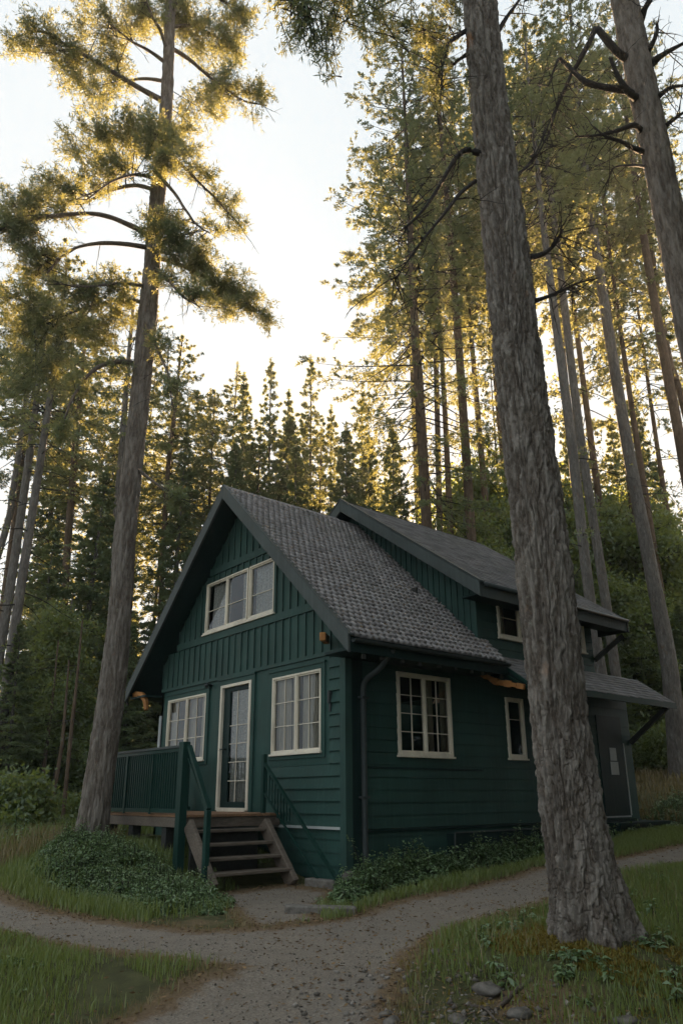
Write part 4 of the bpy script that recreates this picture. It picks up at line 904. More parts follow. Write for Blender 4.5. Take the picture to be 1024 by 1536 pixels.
# --- tall forest trees whose trunks can be followed in the photograph
TALL = [
 ('tall pine behind the ridge with long boughs hanging over the gap of sky', [(643, 850, 20), (632, 650, 18), (622, 500, 15), (617, 380, 12), (610, 240, 8), (604, 110, 4), (602, 60, 2)], 23, .28, 3.6, 21, 'warm_bark', dict(step=.50, nb=6, droop=.42, dens=1.45)),
 ('straight pine trunk just right of the glowing sun above the roof', [(710, 860, 19), (693, 600, 15), (682, 450, 13), (670, 300, 10), (657, 150, 6), (648, 20, 3)], 23.5, .54, 2.3, 22, 'warm_bark', dict(step=.52, nb=6, dens=1.35, dead=16)),
 ('thinner orange lit pine trunk touching the sun on its left side', [(660, 850, 12), (656, 650, 10), (652, 500, 8), (648, 380, 6), (644, 250, 3)], 29, .56, 1.8, 23, 'warm_bark', dict(step=.60, nb=5, dens=1.3, dead=18)),
 ('grey pine trunk nearest the massive foreground trunk, behind the wing roof', [(902, 1010, 21), (887, 920, 19), (855, 650, 17), (822, 400, 13), (807, 270, 9), (790, 100, 4), (786, 40, 2)], 20, .64, 2.5, 24, 'grey_bark', dict(step=.52, nb=6, dens=1.4, dead=18)),
 ('slim grey pine behind the wing roof, right one of a close pair', [(926, 1040, 18), (909, 910, 17), (869, 650, 15), (839, 400, 12), (822, 260, 9), (806, 110, 4)], 21.5, .66, 2.2, 25, 'grey_bark', dict(step=.55, nb=5, dens=1.35, dead=24)),
 ('pale grey pine standing on the bare slope beyond the back end of the house', [(1017, 1150, 35), (1003, 1000, 29), (975, 850, 24), (937, 650, 20), (897, 400, 16), (880, 270, 11), (862, 120, 6), (852, -20, 3)], 22, .66, 2.7, 26, 'grey_bark', dict(step=.52, nb=6, dens=1.4, dead=24)),
 ('slender brown pine between the pale grey pine and the leaning trunk at the right edge', [(1052, 860, 21), (1024, 690, 18), (1000, 560, 17), (972, 400, 14), (952, 270, 10), (930, 110, 5), (920, 0, 2)], 26, .62, 2.4, 27, 'warm_bark', dict(step=.55, nb=6, dens=1.35, dead=24)),
 ('thin brown stem crossing low at the far right edge behind the slender brown pine', [(1050, 720, 13), (1024, 610, 11), (1005, 545, 10), (985, 430, 8), (960, 250, 5), (945, 120, 2)], 30, .62, 2.0, 28, 'warm_bark', dict(step=.60, nb=5, dens=1.3, dead=16)),
 ('leftmost leaning pine trunk at the left edge with a bare lower stem', [(-20, 1090, 19), (5, 950, 17), (45, 680, 13), (60, 560, 9), (72, 460, 6), (80, 380, 3)], 20, .58, 2.0, 31, 'grey_bark', dict(step=.52, nb=6, dens=1.4, dead=16)),
 ('leaning grey trunk second from the left edge, running almost parallel to the first', [(2, 1100, 20), (20, 960, 18), (62, 685, 13), (82, 550, 9), (96, 440, 5), (102, 390, 3)], 18.5, .58, 1.9, 32, 'grey_bark', dict(step=.52, nb=6, dens=1.4, dead=16)),
 ('short visible grey stem high at the left edge left of the two leaning trunks', [(-45, 960, 14), (0, 825, 12), (20, 735, 11), (38, 610, 8), (50, 500, 5), (55, 450, 2)], 24, .62, 2.0, 33, 'grey_bark', dict(step=.55, nb=6, dens=1.35, dead=5)),
 ('dark pine stem between the leaning trunks and the big pine by the deck', [(88, 1080, 16), (98, 880, 14), (112, 690, 12), (122, 580, 8), (130, 480, 3)], 26, .55, 2.0, 34, 'warm_bark', dict(step=.55, nb=5, dens=1.3, dead=16)),
 ('thin dark stem rising directly behind the big pine by the deck', [(160, 1080, 15), (172, 830, 14), (184, 660, 11), (193, 540, 8), (204, 420, 3)], 24, .62, 2.0, 35, 'grey_bark', dict(step=.55, nb=5, dens=1.3, dead=16)),
 ('slender pine with a golden top between the big pine and the gable peak', [(238, 980, 10), (250, 740, 9), (262, 620, 7), (270, 540, 4), (274, 505, 2)], 27, .38, 1.9, 36, 'warm_bark', dict(step=.55, nb=6, dens=1.8)),
]
for lab, pts, D, c0, R, sd, mat_, kw in TALL: tall_tree('pine_tree', lab, pts, D, c0, R, sd, mat_, **kw)
# thin dead poles low in the dark wood at the left
for k, (pts, lab) in enumerate([([(97, 1205, 6), (106, 1110, 6), (116, 1017, 4), (124, 930, 2)], 'thin reddish pole in the dark wood left of the big pine, the one nearest it'), ([(76, 1215, 7), (88, 1150, 6), (95, 1100, 5), (104, 990, 2)], 'thin leaning pole in the dark wood, the middle of three'), ([(62, 1190, 6), (70, 1120, 6), (78, 1060, 4), (88, 960, 2)], 'thin pole in the dark wood farthest from the big pine')]):
    P, R = photo_trunk(pts, 17+k); path, rad = taper(P, R, 24); V_, F_ = tube_np(path, rad, 7); o = empty('dead_tree', tuple(P[0]), lab, 'dead tree'); np_mesh('trunk', V_, F_, M['warm_bark'], o, True)
    rng = np.random.default_rng(60+k); br = []
    for j in range(14):
        i = rng.integers(5, 23); a = rng.uniform(0, 6.28); e = path[i]+np.array([math.cos(a), math.sin(a), -.25])*rng.uniform(.25, .8); np_mesh('dead_branch', *thin(path[i]+(e-path[i])*np.linspace(0, 1, 4)[:, None], .010, .003), M['twig_bark'], o)

# --- forest behind: a few kinds, each tree a copy standing where one shows
def make_kind(name, H, crown0, R, seed, prof, leaf, mat_, blade, tr, **kw):
    rng = np.random.default_rng(seed); n = 40; z = np.linspace(0, H, n); bend = np.stack([np.sin(z*.12+seed)*.18, np.cos(z*.1+seed*2)*.18, z], -1); bend[:, :2] -= bend[0, :2]
    rad = tr*(1-z/H)**.8+.01; o = bpy.data.objects.new(name, None)
    V_, F_ = trunk_mesh(bend, rad, 10, flare=.3, base_z=0.); V_[:, 2] -= 0; a = np_mesh('trunk', V_, F_, M[mat_], None, True)
    tb, lv = conifer_parts(bend, rad, crown0, R, rng, prof, blade=blade, **kw); b = crown_object(tb, lv, None, leaf, rng)
    for c in (a, b): COL.objects.unlink(c)
    return (name, H, a, b)
def broad_kind(name, H, R, seed, leaf):
    rng = np.random.default_rng(seed); n = 20; z = np.linspace(0, H*.9, n); path = np.stack([np.sin(z*.5+seed)*.15, np.cos(z*.4)*.15, z], -1); path[:, :2] -= path[0, :2]; rad = .10*(H/8)*(1-z/H)+.012
    V_, F_ = trunk_mesh(path, rad, 9, flare=.3, base_z=0.); a = np_mesh('trunk', V_, F_, M['grey_bark'], None, True); tb, lv = [], []
    for k in range(46):
        f = rng.uniform(.12, .95); p0 = path[int(f*(n-1))]; az = rng.uniform(0, 6.28); L = R*math.sin(math.pi*min(.97, f*.85+.12))**.7*rng.uniform(.5, 1.1); s = np.linspace(0, 1, 8); el = .35+rng.normal()*.25
        pts = p0+np.outer(s*L, [math.cos(az), math.sin(az), 0]); pts[:, 2] += s*L*el-.35*L*s**2; tb.append(thin(pts, .025, .005, 4))
        for q in pts[2:]:
            m = 5; sp = q+rng.normal(size=(m, 3))*np.array([.30, .30, .18])*R*.45; tb += [thin(np.array([q, x]), .006, .002) for x in sp]
            lp = np.repeat(sp, 14, 0)+rng.normal(size=(m*14, 3))*.17; d = rng.normal(size=(m*14, 3)); d[:, 2] -= .3; lv.append(blades(lp, d, .15*rng.uniform(.7, 1.3, m*14), .075, rng))
    b = crown_object(tb, lv, None, leaf, rng)
    for c in (a, b): COL.objects.unlink(c)
    return (name, H, a, b)
KIND = {
 'spire': make_kind('spruce_tree', 20, .06, 2.5, 101, 'spruce', 'spruce_needles', 'grey_bark', (.19, .062), .15, step=.40, nb=7, droop=.35, fill=5, dens=2.0),
 'full': make_kind('spruce_tree', 17, .03, 3.0, 102, 'spruce', 'spruce_needles', 'grey_bark', (.19, .066), .17, step=.38, nb=8, droop=.30, fill=5, dens=2.0),
 'open': make_kind('spruce_tree', 20, .12, 2.3, 103, 'spruce', 'spruce_needles', 'warm_bark', (.17, .058), .12, step=.42, nb=6, droop=.28, fill=5, gap=.12, dens=2.0),
 'pine': make_kind('pine_tree', 22, .60, 2.5, 104, 'pine', 'pine_needles', 'warm_bark', (.17, .056), .15, step=.55, nb=6, droop=.25, fill=5, dead=16, dens=2.0),
 'thin': make_kind('pine_tree', 22, .38, 2.0, 105, 'cone', 'pine_needles', 'warm_bark', (.16, .052), .11, step=.55, nb=5, droop=.22, fill=5, gap=.15, dead=12, dens=2.0),
 'broad': broad_kind('broadleaf_tree', 8, 2.3, 106, 'broad_leaves'),
 'broad2': broad_kind('broadleaf_tree', 9, 2.0, 107, 'broad_leaves')}
def plant_tree(kind, px, top_py, D, label, group=None, wide=1.0, rz=None):
    name, H, a, b = KIND[kind]
    p, _ = at(px, 1200, D); g = float(zat(p[0], p[1])); t_ = at(px, top_py, D)[0]; s = (t_[2]-g)/H
    o = bpy.data.objects.new(name, None); COL.objects.link(o); o.location = (p[0], p[1], g-.05); o.rotation_euler = (0, 0, (px*1.7+D) % 6.28 if rz is None else rz); o.scale = (s**.6*wide, s**.6*wide, s)
    tag(o, label, 'tree', group)
    for c in (a, b):
        q = c.copy(); COL.objects.link(q); q.parent = o; q.location = (0, 0, 0)
    return o
G_SKY = 'spruces on the skyline above the gable'
for px, top, D, kind, wd, lab in [
 (390, 532, 34, 'open', .8, 'slim pointed spruce with a clear spire against the sky, second from the roof ridge'),
 (451, 530, 36, 'open', .85, 'slim pointed spruce with a clear spire against the sky, nearest the rear wing roof'),
 (425, 588, 38, 'spire', .75, 'lower spruce tip between the two tall clear spires'),
 (350, 562, 33, 'spire', .8, 'golden edged spruce just right of the tree with the golden top'),
 (322, 548, 36, 'thin', .9, 'feathery spruce top above the gable peak, left of the golden edged spruce'),
 (300, 590, 30, 'pine', .8, 'round topped pine showing just left of the gable peak')]:
    plant_tree(kind, px, top, D, lab, G_SKY, wd*1.3)
def stand(rows, label, group):
    for px, top, D, kind, wd in rows: plant_tree(kind, px, top, D, label, group, wd)
stand([(372, 655, 30, 'open', 1.3), (412, 620, 33, 'full', 1.2), (470, 640, 32, 'pine', 1.1), (500, 612, 38, 'open', 1), (520, 640, 30, 'full', .9), (340, 660, 27, 'full', .9), (445, 655, 28, 'spire', 1), (545, 600, 36, 'spire', .9), (560, 650, 31, 'full', .9), (590, 640, 40, 'thin', .9)],
      'dense green spruce crowding behind the roof ridge below the clear spires', 'spruces crowding behind the roof')
stand([(100, 700, 23, 'full', 1.0), (30, 790, 22, 'full', .9), (60, 860, 20.5, 'broad2', .9), (150, 770, 25, 'spire', 1.1), (5, 930, 18.5, 'full', .8), (180, 930, 21, 'full', .9), (235, 900, 24, 'full', .9), (75, 980, 19.5, 'broad', .8)],
      'green bushy tree with boughs low to the ground in the wood left of the house', 'bushy trees left of the house')
stand([(-30, 470, 27, 'pine', 1), (20, 520, 30, 'thin', 1), (60, 500, 34, 'thin', 1.1), (110, 540, 33, 'pine', .9), (150, 570, 35, 'thin', 1.1), (210, 560, 34, 'thin', 1), (235, 600, 30, 'pine', .9), (270, 580, 38, 'thin', 1.1), (170, 500, 38, 'thin', 1.0), (250, 640, 26, 'spire', .9), (130, 640, 30, 'spire', .9), (20, 640, 30, 'spire', 1.0)],
      'feathery sunlit pine in the back of the wood left of the gable', 'feathery pines behind the left wood')
stand([(640, 200, 34, 'pine', .9), (690, 160, 30, 'pine', .9), (765, 180, 30, 'pine', 1), (800, 120, 33, 'pine', 1), (845, 90, 30, 'pine', 1.0), (905, 60, 34, 'pine', 1.1), (960, 120, 32, 'pine', 1), (1000, 60, 30, 'pine', 1), (1040, 200, 28, 'pine', 1), (780, 470, 38, 'thin', .8), (940, 450, 38, 'thin', .8), (1010, 430, 42, 'thin', .8), (1070, 330, 34, 'pine', 1)],
      'tall thin pine in the back row of the wood on the right', 'tall pines behind the right wood')
stand([(745, 640, 33, 'broad', 1), (790, 700, 29, 'broad2', 1.1), (835, 660, 33, 'broad', 1.1), (880, 720, 29, 'broad2', 1.2), (925, 680, 33, 'broad', 1.2), (965, 700, 30, 'broad2', 1.2), (1010, 690, 33, 'broad', 1.1), (1050, 720, 29, 'broad2', 1.1), (770, 800, 26, 'broad', 1), (950, 830, 27, 'broad', 1.1), (1030, 860, 26, 'broad2', 1)],
      'mid green leafy tree in the understorey right of the house', 'leafy understorey on the right')
stand([(855, 620, 37, 'spire', 1), (920, 600, 38, 'full', .9), (985, 620, 37, 'spire', 1.1), (1040, 600, 36, 'full', .9), (810, 640, 38, 'spire', 1), (895, 850, 27, 'full', .9), (985, 880, 27.5, 'full', .9), (940, 930, 25.5, 'full', .8), (1060, 900, 25, 'full', .9), (760, 690, 37, 'spire', 1)],
      'dark spruce deep in the wood behind the back end of the house', 'dark spruces behind the wing')
plant_tree('full', 600, 640, 26, 'dark dense spruce tucked against the ridge of the rear wing', None, .8)
plant_tree('broad2', 735, 720, 24.5, 'pale leafy tree peeping over the wing roof right of the sun', None, .9)
plant_tree('spire', 682, 775, 27, 'small backlit sapling between the two trunks in front of the sun', None, .6)

for x, y, s in [(6.8, 3.0, .8), (6.3, 5.4, .9), (6.0, 7.8, .95), (8.5, 1.2, .85), (8.4, 4.2, 1.0), (7.9, 7.4, 1.1), (9.9, -.8, .85), (10.8, 2.4, 1.0), (11.6, -3.2, .9), (5.8, 10.8, 1.0), (9.5, 10.0, 1.1), (13.0, -1.0, 1.0), (7.0, 13.5, 1.0)]:  # unseen spruces added out of frame to block light from the side wall
    name, H, a, b = KIND['full']; o = bpy.data.objects.new(name, None); COL.objects.link(o); o.location = (x, y, float(zat(x, y))-.05); o.rotation_euler = (0, 0, x*3); o.scale = (s*.9, s*.9, s); tag(o, 'unseen bushy spruce added right of the drive to darken the side wall', 'tree', 'added spruces right of the drive')
    for c in (a, b): q = c.copy(); COL.objects.link(q); q.parent = o; q.location = (0, 0, 0)
# the far wood beyond, one mass
def far_wood():
    rng = np.random.default_rng(77); tb, lv = [], []
    for k in range(56):
        px = rng.uniform(60, 1330); D = rng.uniform(46, 85); p, _ = at(px, 1200, D); g = float(zat(p[0], p[1])); H = rng.uniform(8, 13)
        if 560 < px < 800: H *= .6
        z = np.linspace(0, H, 12); path = np.stack([z*0+p[0], z*0+p[1], z+g], -1); tb.append(thin(path, .22, .03, 6))
        R = rng.uniform(1.8, 2.8); n = 900; f = rng.random(n)**.8; a = rng.uniform(0, 6.28, n); r = R*(1-f)**.8*np.sqrt(rng.random(n))*rng.uniform(.7, 1.1, n)
        P = np.stack([p[0]+r*np.cos(a), p[1]+r*np.sin(a), g+H*(.05+.95*f)-.25*r], -1); d = np.stack([np.cos(a), np.sin(a), -.25+0*a], -1)+rng.normal(size=(n, 3))*.4
        lv.append(blades(P, d, rng.uniform(.5, 1.0, n), .28, rng))
    o = crown_object(tb, lv, None, 'spruce_needles', rng, 'far_wood'); o['kind'] = 'stuff'
far_wood()

# ------------------------------------------------------------------ grass, ground plants, stones, litter
def tuft(x, y, h, wd, rng, lean=.45):
    n = len(x); z = zat(x, y)-.01; P = np.stack([x, y, z], -1); a = rng.uniform(0, 6.283, n); d = np.stack([np.cos(a), np.sin(a), 0*a], -1); s = np.stack([-np.sin(a+rng.normal(size=n)), np.cos(a+rng.normal(size=n)), 0*a], -1)
    up = np.array([0, 0, 1.]); l = (rng.uniform(.1, 1, n)*lean)[:, None]; H = h[:, None]; w = (wd*np.ones(n))[:, None]
    m = P+up*H*.55+d*l*H*.25; t = P+up*H*(1-.35*l)+d*l*H*.95
    V = np.stack([P-s*w*.5, P+s*w*.5, m+s*w*.42, m-s*w*.42, t+s*w*.06, t-s*w*.06], 1).reshape(-1, 3); b = np.arange(n)[:, None]*6
    return V, np.concatenate([b+[0, 1, 2, 3], b+[3, 2, 4, 5]])
def sow(n, box, dens, rng):
    x = rng.uniform(box[0], box[1], n); y = rng.uniform(box[2], box[3], n); k = rng.random(n) < dens(x, y); return x[k], y[k]
def patch(x, y, f): return fbm(np.stack([x*f, y*f, x*0+9], -1), 3)
def grass_object(name, sets, mat, rng):
    V, F = join([tuft(*s, rng) for s in sets]); o = np_mesh(name, V, F, M[mat], rnd=np.repeat(rng.random(len(V)//6), 6)); o['kind'] = 'stuff'; return o
rng = np.random.default_rng(3)
PL_R = [(.02, -.25), (.02, 6.0), (.62, 6.0), (.85, 4.2), (.95, 2.4), (.95, .8), (1.15, -.4), (1.45, -1.15), (1.15, -1.35), (.55, -.55)]
PL_L = [(-3.0, -3.25), (-3.9, -2.5), (-3.2, -1.9), (-1.7, -1.72), (-.95, -1.75), (-.6, -1.78), (.35, -1.75), (.95, -2.45), (.6, -2.95), (-.6, -3.2), (-1.6, -3.4)]
bare = lambda x, y: np.exp(-((x-4.75)**2/.45+(y+3.05)**2/.30))
trunkclear = lambda x, y: 1-np.exp(-((x-4.6)**2+(y+1.48)**2)/.16)
s_ = []
x, y = sow(170000, (2.5, 8.2, -4.2, 6.5), lambda x, y: (1-sm((path_val(x, y)-.12)/.25))*np.clip(1.25-1.5*bare(x, y), 0, 1)*trunkclear(x, y)*np.clip(1.7*patch(x, y, 1.6)-.25, .08, 1), rng)
h = .05+.12*patch(x, y, .9)*rng.uniform(.4, 1.3, len(x))*np.clip(1.2-.8*np.exp(-((x-4.7)**2+(y+1.6)**2)/.9), .35, 1); s_.append((x, y, h, .0065))
aside = lambda x, y: ((x-8.07)*.64+(y+6.78)*.769)/np.maximum(.3, -(x-8.07)*.769+(y+6.78)*.64)
leftpatch = lambda x, y: .05+.95*sm((-.27-aside(x, y)+.12*(patch(x, y, 1.2)-.5))/.10)
x, y = sow(120000, (-2.5, 4.6, -7.2, -3.6), lambda x, y: leftpatch(x, y)*(1-sm((path_val(x, y)-.10)/.25))*np.clip(1.9*patch(x, y, 1.4)-.45, .02, 1), rng)
s_.append((x, y, .04+.075*rng.random(len(x)), .006))
x, y = sow(60000, (.3, 2.0, -2.2, 7.5), lambda x, y: (1-.95*inside(x, y, PL_R))*(1-sm((path_val(x, y)-.2)/.25))*.8, rng); s_.append((x, y, .04+.09*rng.random(len(x)), .008))
x, y = sow(90000, (-7, .9, -4.2, -1.2), lambda x, y: (1-.6*inside(x, y, PL_L))*(1-sm((path_val(x, y)-.1)/.25))*np.clip(1.8*patch(x, y, 1.1)-.3, .1, 1), rng); s_.append((x, y, .06+.13*rng.random(len(x)), .009))
x, y = sow(60000, (-24, -4, -4.5, 7), lambda x, y: (1-sm((path_val(x, y)-.1)/.25))*np.clip(1.6*patch(x, y, .5)-.1, .1, 1)*((x < -5.8) | (y < -1)), rng); s_.append((x, y, .10+.28*rng.random(len(x)), .018))
x, y = sow(20000, (-4.5, -1.5, -1.6, -.1), lambda x, y: .7+0*x, rng); s_.append((x, y, .04+.08*rng.random(len(x)), .010))
grass_object('grass', s_, 'grass_blades', rng)
s_ = []
x, y = sow(26000, (2.5, 8.2, -4.2, 6.5), lambda x, y: (1-sm((path_val(x, y)-.12)/.25))*trunkclear(x, y)*np.clip(2.4*patch(x+5, y, 1.1)-.9, .03, 1), rng); s_.append((x, y, .05+.16*rng.random(len(x)), .005))
x, y = sow(16000, (-2.5, 4.6, -7.2, -3.6), lambda x, y: leftpatch(x, y)*(1-sm((path_val(x, y)-.10)/.25))*np.clip(2.4*patch(x+5, y, 1.1)-.9, .03, 1), rng); s_.append((x, y, .03+.08*rng.random(len(x)), .005))
x, y = sow(50000, (2.4, 8, -4.2, 6.5), lambda x, y: np.exp(-((path_val(x, y)-.28)/.14)**2)*.7, rng); s_.append((x, y, .03+.07*rng.random(len(x)), .006))
x, y = sow(60000, (-6, 4.6, -7, -2), lambda x, y: np.exp(-((path_val(x, y)-.30)/.14)**2)*.7, rng); s_.append((x, y, .03+.06*rng.random(len(x)), .006))
x, y = sow(40000, (-12, 8, 8, 24), lambda x, y: np.clip(1.6*patch(x, y, .35)-.2, .1, 1)*(1-sm((path_val(x, y)-.1)/.25)), rng); s_.append((x, y, .08+.22*rng.random(len(x)), .03))
x, y = sow(9000, (.6, 1.9, -1.5, 7), lambda x, y: np.exp(-((path_val(x, y)-.28)/.15)**2), rng); s_.append((x, y, .03+.07*rng.random(len(x)), .007))
x, y = sow(16000, (-9, -3.2, -3.6, -1.6), lambda x, y: np.clip(1.6*patch(x, y, .8)-.2, .1, 1)*(1-sm((path_val(x, y)-.1)/.25)), rng); s_.append((x, y, .10+.25*rng.random(len(x)), .010))
grass_object('dry_grass', s_, 'dry_grass', rng)
# moss cushions round the old pine's foot and the left pine's roots
x = np.concatenate([4.62+rng.normal(size=26000)*.42, -3.3+rng.normal(size=3000)*.35]); y = np.concatenate([-1.75+rng.normal(size=26000)*.42, -2.75+rng.normal(size=3000)*.3])
k = patch(x, y, 2.6) > .46; x, y = x[k], y[k]
o = np_mesh('moss', *tuft(x, y, .012+.035*rng.random(len(x)), .012, rng, .9), M['moss'], rnd=np.repeat(rng.random(len(x)), 6)); o['kind'] = 'stuff'

def leafy(x, y, hgt, n_leaf, size, rng):
    Ps, Ds, Ls = [], [], []; st = []
    for xi, yi, hi in zip(x, y, hgt):
        z = float(zat(xi, yi)); a = rng.uniform(0, 6.28); ln = rng.uniform(.05, .5)*hi; top = np.array([xi+ln*math.cos(a), yi+ln*math.sin(a), z+hi]); b = np.array([xi, yi, z-.02])
        st.append(thin(b+(top-b)*np.linspace(0, 1, 3)[:, None], .004, .002)); m = n_leaf; f = rng.uniform(.25, 1.02, m)[:, None]
        q = b+(top-b)*f; az = rng.uniform(0, 6.28, m); d = np.stack([np.cos(az), np.sin(az), rng.uniform(-.45, .45, m)], -1); Ps.append(q+d*rng.uniform(0, .03, (m, 1))); Ds.append(d); Ls.append(size*rng.uniform(.6, 1.3, m)*(1.15-.5*f[:, 0]))
    P, D, L = np.concatenate(Ps), np.concatenate(Ds), np.concatenate(Ls)
    s = nz(np.cross(D, [0, 0, 1])+rng.normal(size=D.shape)*.25); D = nz(D); L = L[:, None]
    V = np.stack([P, P+D*L*.42+s*L*.30+np.array([0, 0, .004]), P+D*L-np.array([0, 0, 1])*L*.22, P+D*L*.42-s*L*.30+np.array([0, 0, .004])], 1).reshape(-1, 3)
    return st, (V, np.arange(len(V)).reshape(-1, 4))
def plants(name, poly, n, h0, h1, seed, size=.075, nl=19):
    rng = np.random.default_rng(seed); p = np.array(poly); x, y = sow(n, (p[:, 0].min(), p[:, 0].max(), p[:, 1].min(), p[:, 1].max()), lambda x, y: sm((np.where(inside(x, y, poly), 1, -1)*polydist(x, y, poly)+.5*(patch(x, y, 2.5)-.5))/.22)*np.clip(2.4*patch(x+3, y, 2.6)-.55, .08, 1), rng)
    e = np.clip(polydist(x, y, poly)/.35, .35, 1); st, lv = leafy(x, y, (h0+(h1-h0)*rng.random(len(x))*patch(x, y, 2.0)*1.6)*e*rng.uniform(.6, 1.35, len(x)), nl, size, rng); o = crown_object(st, [lv], None, 'nettle_leaves', rng, name); o['kind'] = 'stuff'
plants('ground_cover', PL_R, 3600, .14, .46, 41)
plants('ground_cover', PL_L, 3000, .07, .25, 42)
plants('ground_cover', PL_L, 4200, .06, .34, 47, .042, 26)
plants('ground_cover', PL_R, 2600, .10, .50, 48, .045, 26)
plants('ground_cover', [(-8, -3.3), (-4, -3.2), (-3.8, -2.4), (-6, -1.6), (-9, -1.5)], 350, .12, .4, 43)
plants('ground_cover', [(.1, 6.1), (.6, 6), (.9, 8.2), (.5, 10.5), (-1, 10.5), (-.5, 8.1), (.4, 8.1)], 900, .1, .35, 44)
plants('ground_cover', [(2.9, -.9), (3.6, -2.2), (4.4, -2.9), (5.6, -2.6), (7, 0), (6, 5), (3, 3.5), (3.0, .5)], 520, .03, .11, 45)
plants('ground_cover', [(1, -4.6), (2.0, -4.4), (2.8, -5.0), (3.2, -5.5), (0, -6.4), (-2, -5.2)], 420, .02, .08, 46)
def bush(px, py, D, R, H, label, seed, leaf='broad_leaves', group=None):
    rng = np.random.default_rng(seed); p, _ = at(px, py, D); g = float(zat(p[0], p[1])); o = empty('bush', (p[0], p[1], g), label, 'bush', group); tb, lv = [], []
    for k in range(60):
        az = rng.uniform(0, 6.28); el = rng.uniform(.15, 1.4); L = rng.uniform(.6, 1.1); s = np.linspace(0, 1, 7); e = np.array([math.cos(az)*math.cos(el)*R, math.sin(az)*math.cos(el)*R, math.sin(el)*H])*L
        pts = np.array([p[0], p[1], g])+np.outer(s, e); pts[:, 2] += .25*H*s*(1-s); tb.append(thin(pts, .014, .004))
        for q in pts[2:]:
            m = 34; lp = q+rng.normal(size=(m, 3))*.13*R; d = rng.normal(size=(m, 3)); d[:, 2] -= .2; lv.append(blades(lp, d, .11*rng.uniform(.6, 1.3, m), .055, rng))
    crown_object(tb, lv, o, leaf, rng)
    return o
bush(22, 1225, 14.5, 1.0, 1.05, 'rounded green bush at the left edge below the dark wood', 51)
bush(-60, 1215, 15.5, 1.2, 1.3, 'larger green bush cut off by the left edge of the photo', 52)
bush(232, 1180, 21, 1.3, 1.2, 'leafy bush seen behind the deck between the big pine and the house wall', 53)
bush(110, 1205, 18, 1.0, .55, 'low pale bush just left of the big pine by the deck', 54)
bush(995, 1115, 24, 1.3, 1.5, 'dark bush at the foot of the slope behind the back end of the house', 55)
# stones, roots and loose bits by the mound
for k, (x, y, r, rot, lab) in enumerate([(4.60, -2.72, .085, .3, 'largest grey stone in the mossy bank below the old pine'), (4.36, -3.36, .040, 1.1, 'pale stone on the gravel at the foot of the bank'), (4.52, -3.46, .052, 2.0, 'flat dark stone in the gravel beside the pale stone'), (4.80, -3.22, .05, .2, 'small grey stone half buried in the soil of the bank'), (4.22, -3.05, .035, .9, 'little brown stone at the gravel edge left of the bank'),
     (4.95, -2.86, .07, 1.4, 'reddish stone lying just right of the largest grey one'), (3.92, -2.45, .05, 2.4, 'dark clod at the edge of the grass left of the old pine'), (5.05, -3.35, .055, .5, 'low stone close to the bottom of the picture in the bank'), (5.45, -2.55, .06, .7, 'mossy stone at the right in front of the old pine')]):
    rock('stone', x, y, r, lab, rot=rot, sq=(1.15, .8, .48), sink=.45)
def root(pts, r, lab):
    L = spline([(x, y, float(zat(x, y))+dz) for x, y, dz in pts], 30); V_, F_ = tube_np(L, np.linspace(r, r*.3, 30)*(1+.3*(fbm(L*20, 2)-.5)), 8); tag(np_mesh('root', V_, F_, M['old_bark'], smooth=True), lab, 'root')
root([(4.66, -2.0, -.03), (4.66, -2.35, -.012), (4.72, -2.60, .006), (4.80, -2.9, .0), (4.78, -3.15, -.03)], .024, 'thick bare root running down the bank from the old pine')
root([(4.60, -2.95, -.01), (4.75, -2.93, .006), (4.95, -3.05, .008), (5.15, -3.02, -.02)], .012, 'thin root lying across the soil of the bank')
def scatter(name, n, box, dens, rmin, rmax, mat, seed, flat=.6):
    rng = np.random.default_rng(seed); x, y = sow(n, box, dens, rng); n = len(x); r = rmin*(rmax/rmin)**(rng.random(n)**2.2)
    d = np.array([(1, 0, 0), (-1, 0, 0), (0, 1, 0), (0, -1, 0), (0, 0, 1), (0, 0, -1), ], float); a = rng.uniform(0, 6.28, n); c, s = np.cos(a), np.sin(a)
    P = d[None]*rng.uniform(.6, 1.25, (n, 6, 1))*r[:, None, None]*np.array([1, .8, flat]); P = np.stack([P[..., 0]*c[:, None]-P[..., 1]*s[:, None], P[..., 0]*s[:, None]+P[..., 1]*c[:, None], P[..., 2]], -1)+rng.normal(size=(n, 6, 3))*(r*.15)[:, None, None]
    P += np.stack([x, y, zat(x, y)+r*flat*.3], -1)[:, None]; T = np.array([(0, 2, 4), (2, 1, 4), (1, 3, 4), (3, 0, 4), (2, 0, 5), (1, 2, 5), (3, 1, 5), (0, 3, 5)])
    o = np_mesh(name, P.reshape(-1, 3), (np.arange(n)[:, None, None]*6+T[None]).reshape(-1, 3), M[mat], rnd=np.repeat(rng.random(n), 6)); o['kind'] = 'stuff'
scatter('gravel', 80000, (-3, 6.6, -6, 4), lambda x, y: sm((path_val(x, y)-.42)/.3)*np.clip(1.9*patch(x, y, 1.5)-.35, .1, 1), .003, .013, 'pebbles', 61)
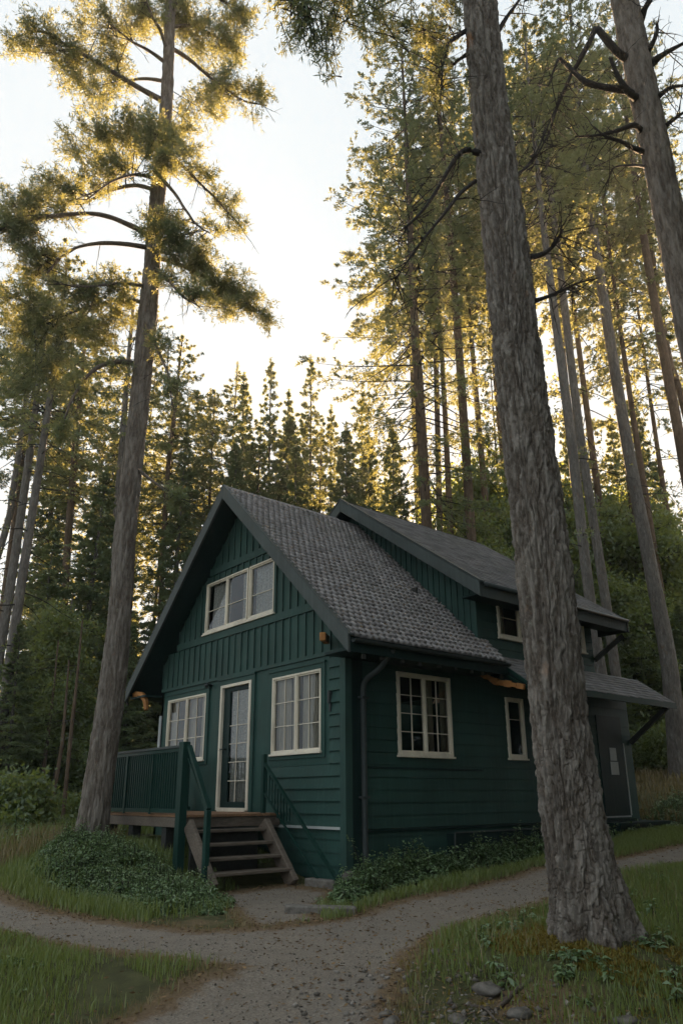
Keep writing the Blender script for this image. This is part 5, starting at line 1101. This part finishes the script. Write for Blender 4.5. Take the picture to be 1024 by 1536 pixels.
scatter('gravel', 2600, (3.6, 5.8, -4, -2.3), lambda x, y: bare(x, y)**.5, .006, .035, 'pebbles', 62)
def litter(n, box, dens, seed, name='leaf_litter'):
    rng = np.random.default_rng(seed); x, y = sow(n, box, dens, rng); n = len(x); P = np.stack([x, y, zat(x, y)+.006+.012*rng.random(n)], -1); a = rng.uniform(0, 6.28, n); D = np.stack([np.cos(a), np.sin(a), rng.normal(size=n)*.18], -1)
    V, F = blades(P, D, rng.uniform(.015, .06, n), rng.uniform(.003, .018, n), rng); o = np_mesh(name, V, F, M['litter'], rnd=np.repeat(rng.random(n), 4)); o['kind'] = 'stuff'
litter(90000, (-4, 6.6, -6, 6), lambda x, y: np.exp(-((path_val(x, y)-.42)/.16)**2)*.8+.05+.25*np.clip(patch(x, y, .8)*3-1.5, 0, 1)+bare(x, y)*.6, 71)
def roof_litter():
    rng = np.random.default_rng(72); n = 1500; x = rng.uniform(RX, EX, n); y = rng.uniform(-.4, 2.85, n); k = rng.random(n) < .25+.75*patch(x, y, 1.5); x, y = x[k], y[k]; n = len(x)
    P = np.stack([x, y, RZ-PITCH*np.abs(x-RX)+.042], -1); a = rng.uniform(0, 6.28, n); D = np.stack([np.cos(a), np.sin(a), -PITCH*np.cos(a)], -1)
    V, F = blades(P, D, rng.uniform(.03, .09, n), rng.uniform(.004, .014, n), rng); o = np_mesh('leaf_litter', V, F, M['litter'], rnd=np.repeat(rng.random(n), 4)); o['kind'] = 'stuff'
roof_litter()

# ------------------------------------------------------------------ the air: thin golden evening haze round the whole place
t = NT('haze'); t.t.nodes.remove(t.out); t.out = t.n('OutputMaterial'); pvn = t.n('VolumePrincipled'); pvn.inputs['Color'].default_value = (.93, .95, .97, 1); pvn.inputs['Density'].default_value = .0006; pvn.inputs['Anisotropy'].default_value = .3
t.l(pvn.outputs[0], t.out.inputs['Volume'])
mb = MB(); mb.box((-112, -32, float(Zg.min())-1.2), (42, 112, 46)); tag(mb.build('haze', t.m), None, None, None, 'stuff')
S.cycles.volume_bounces = 1
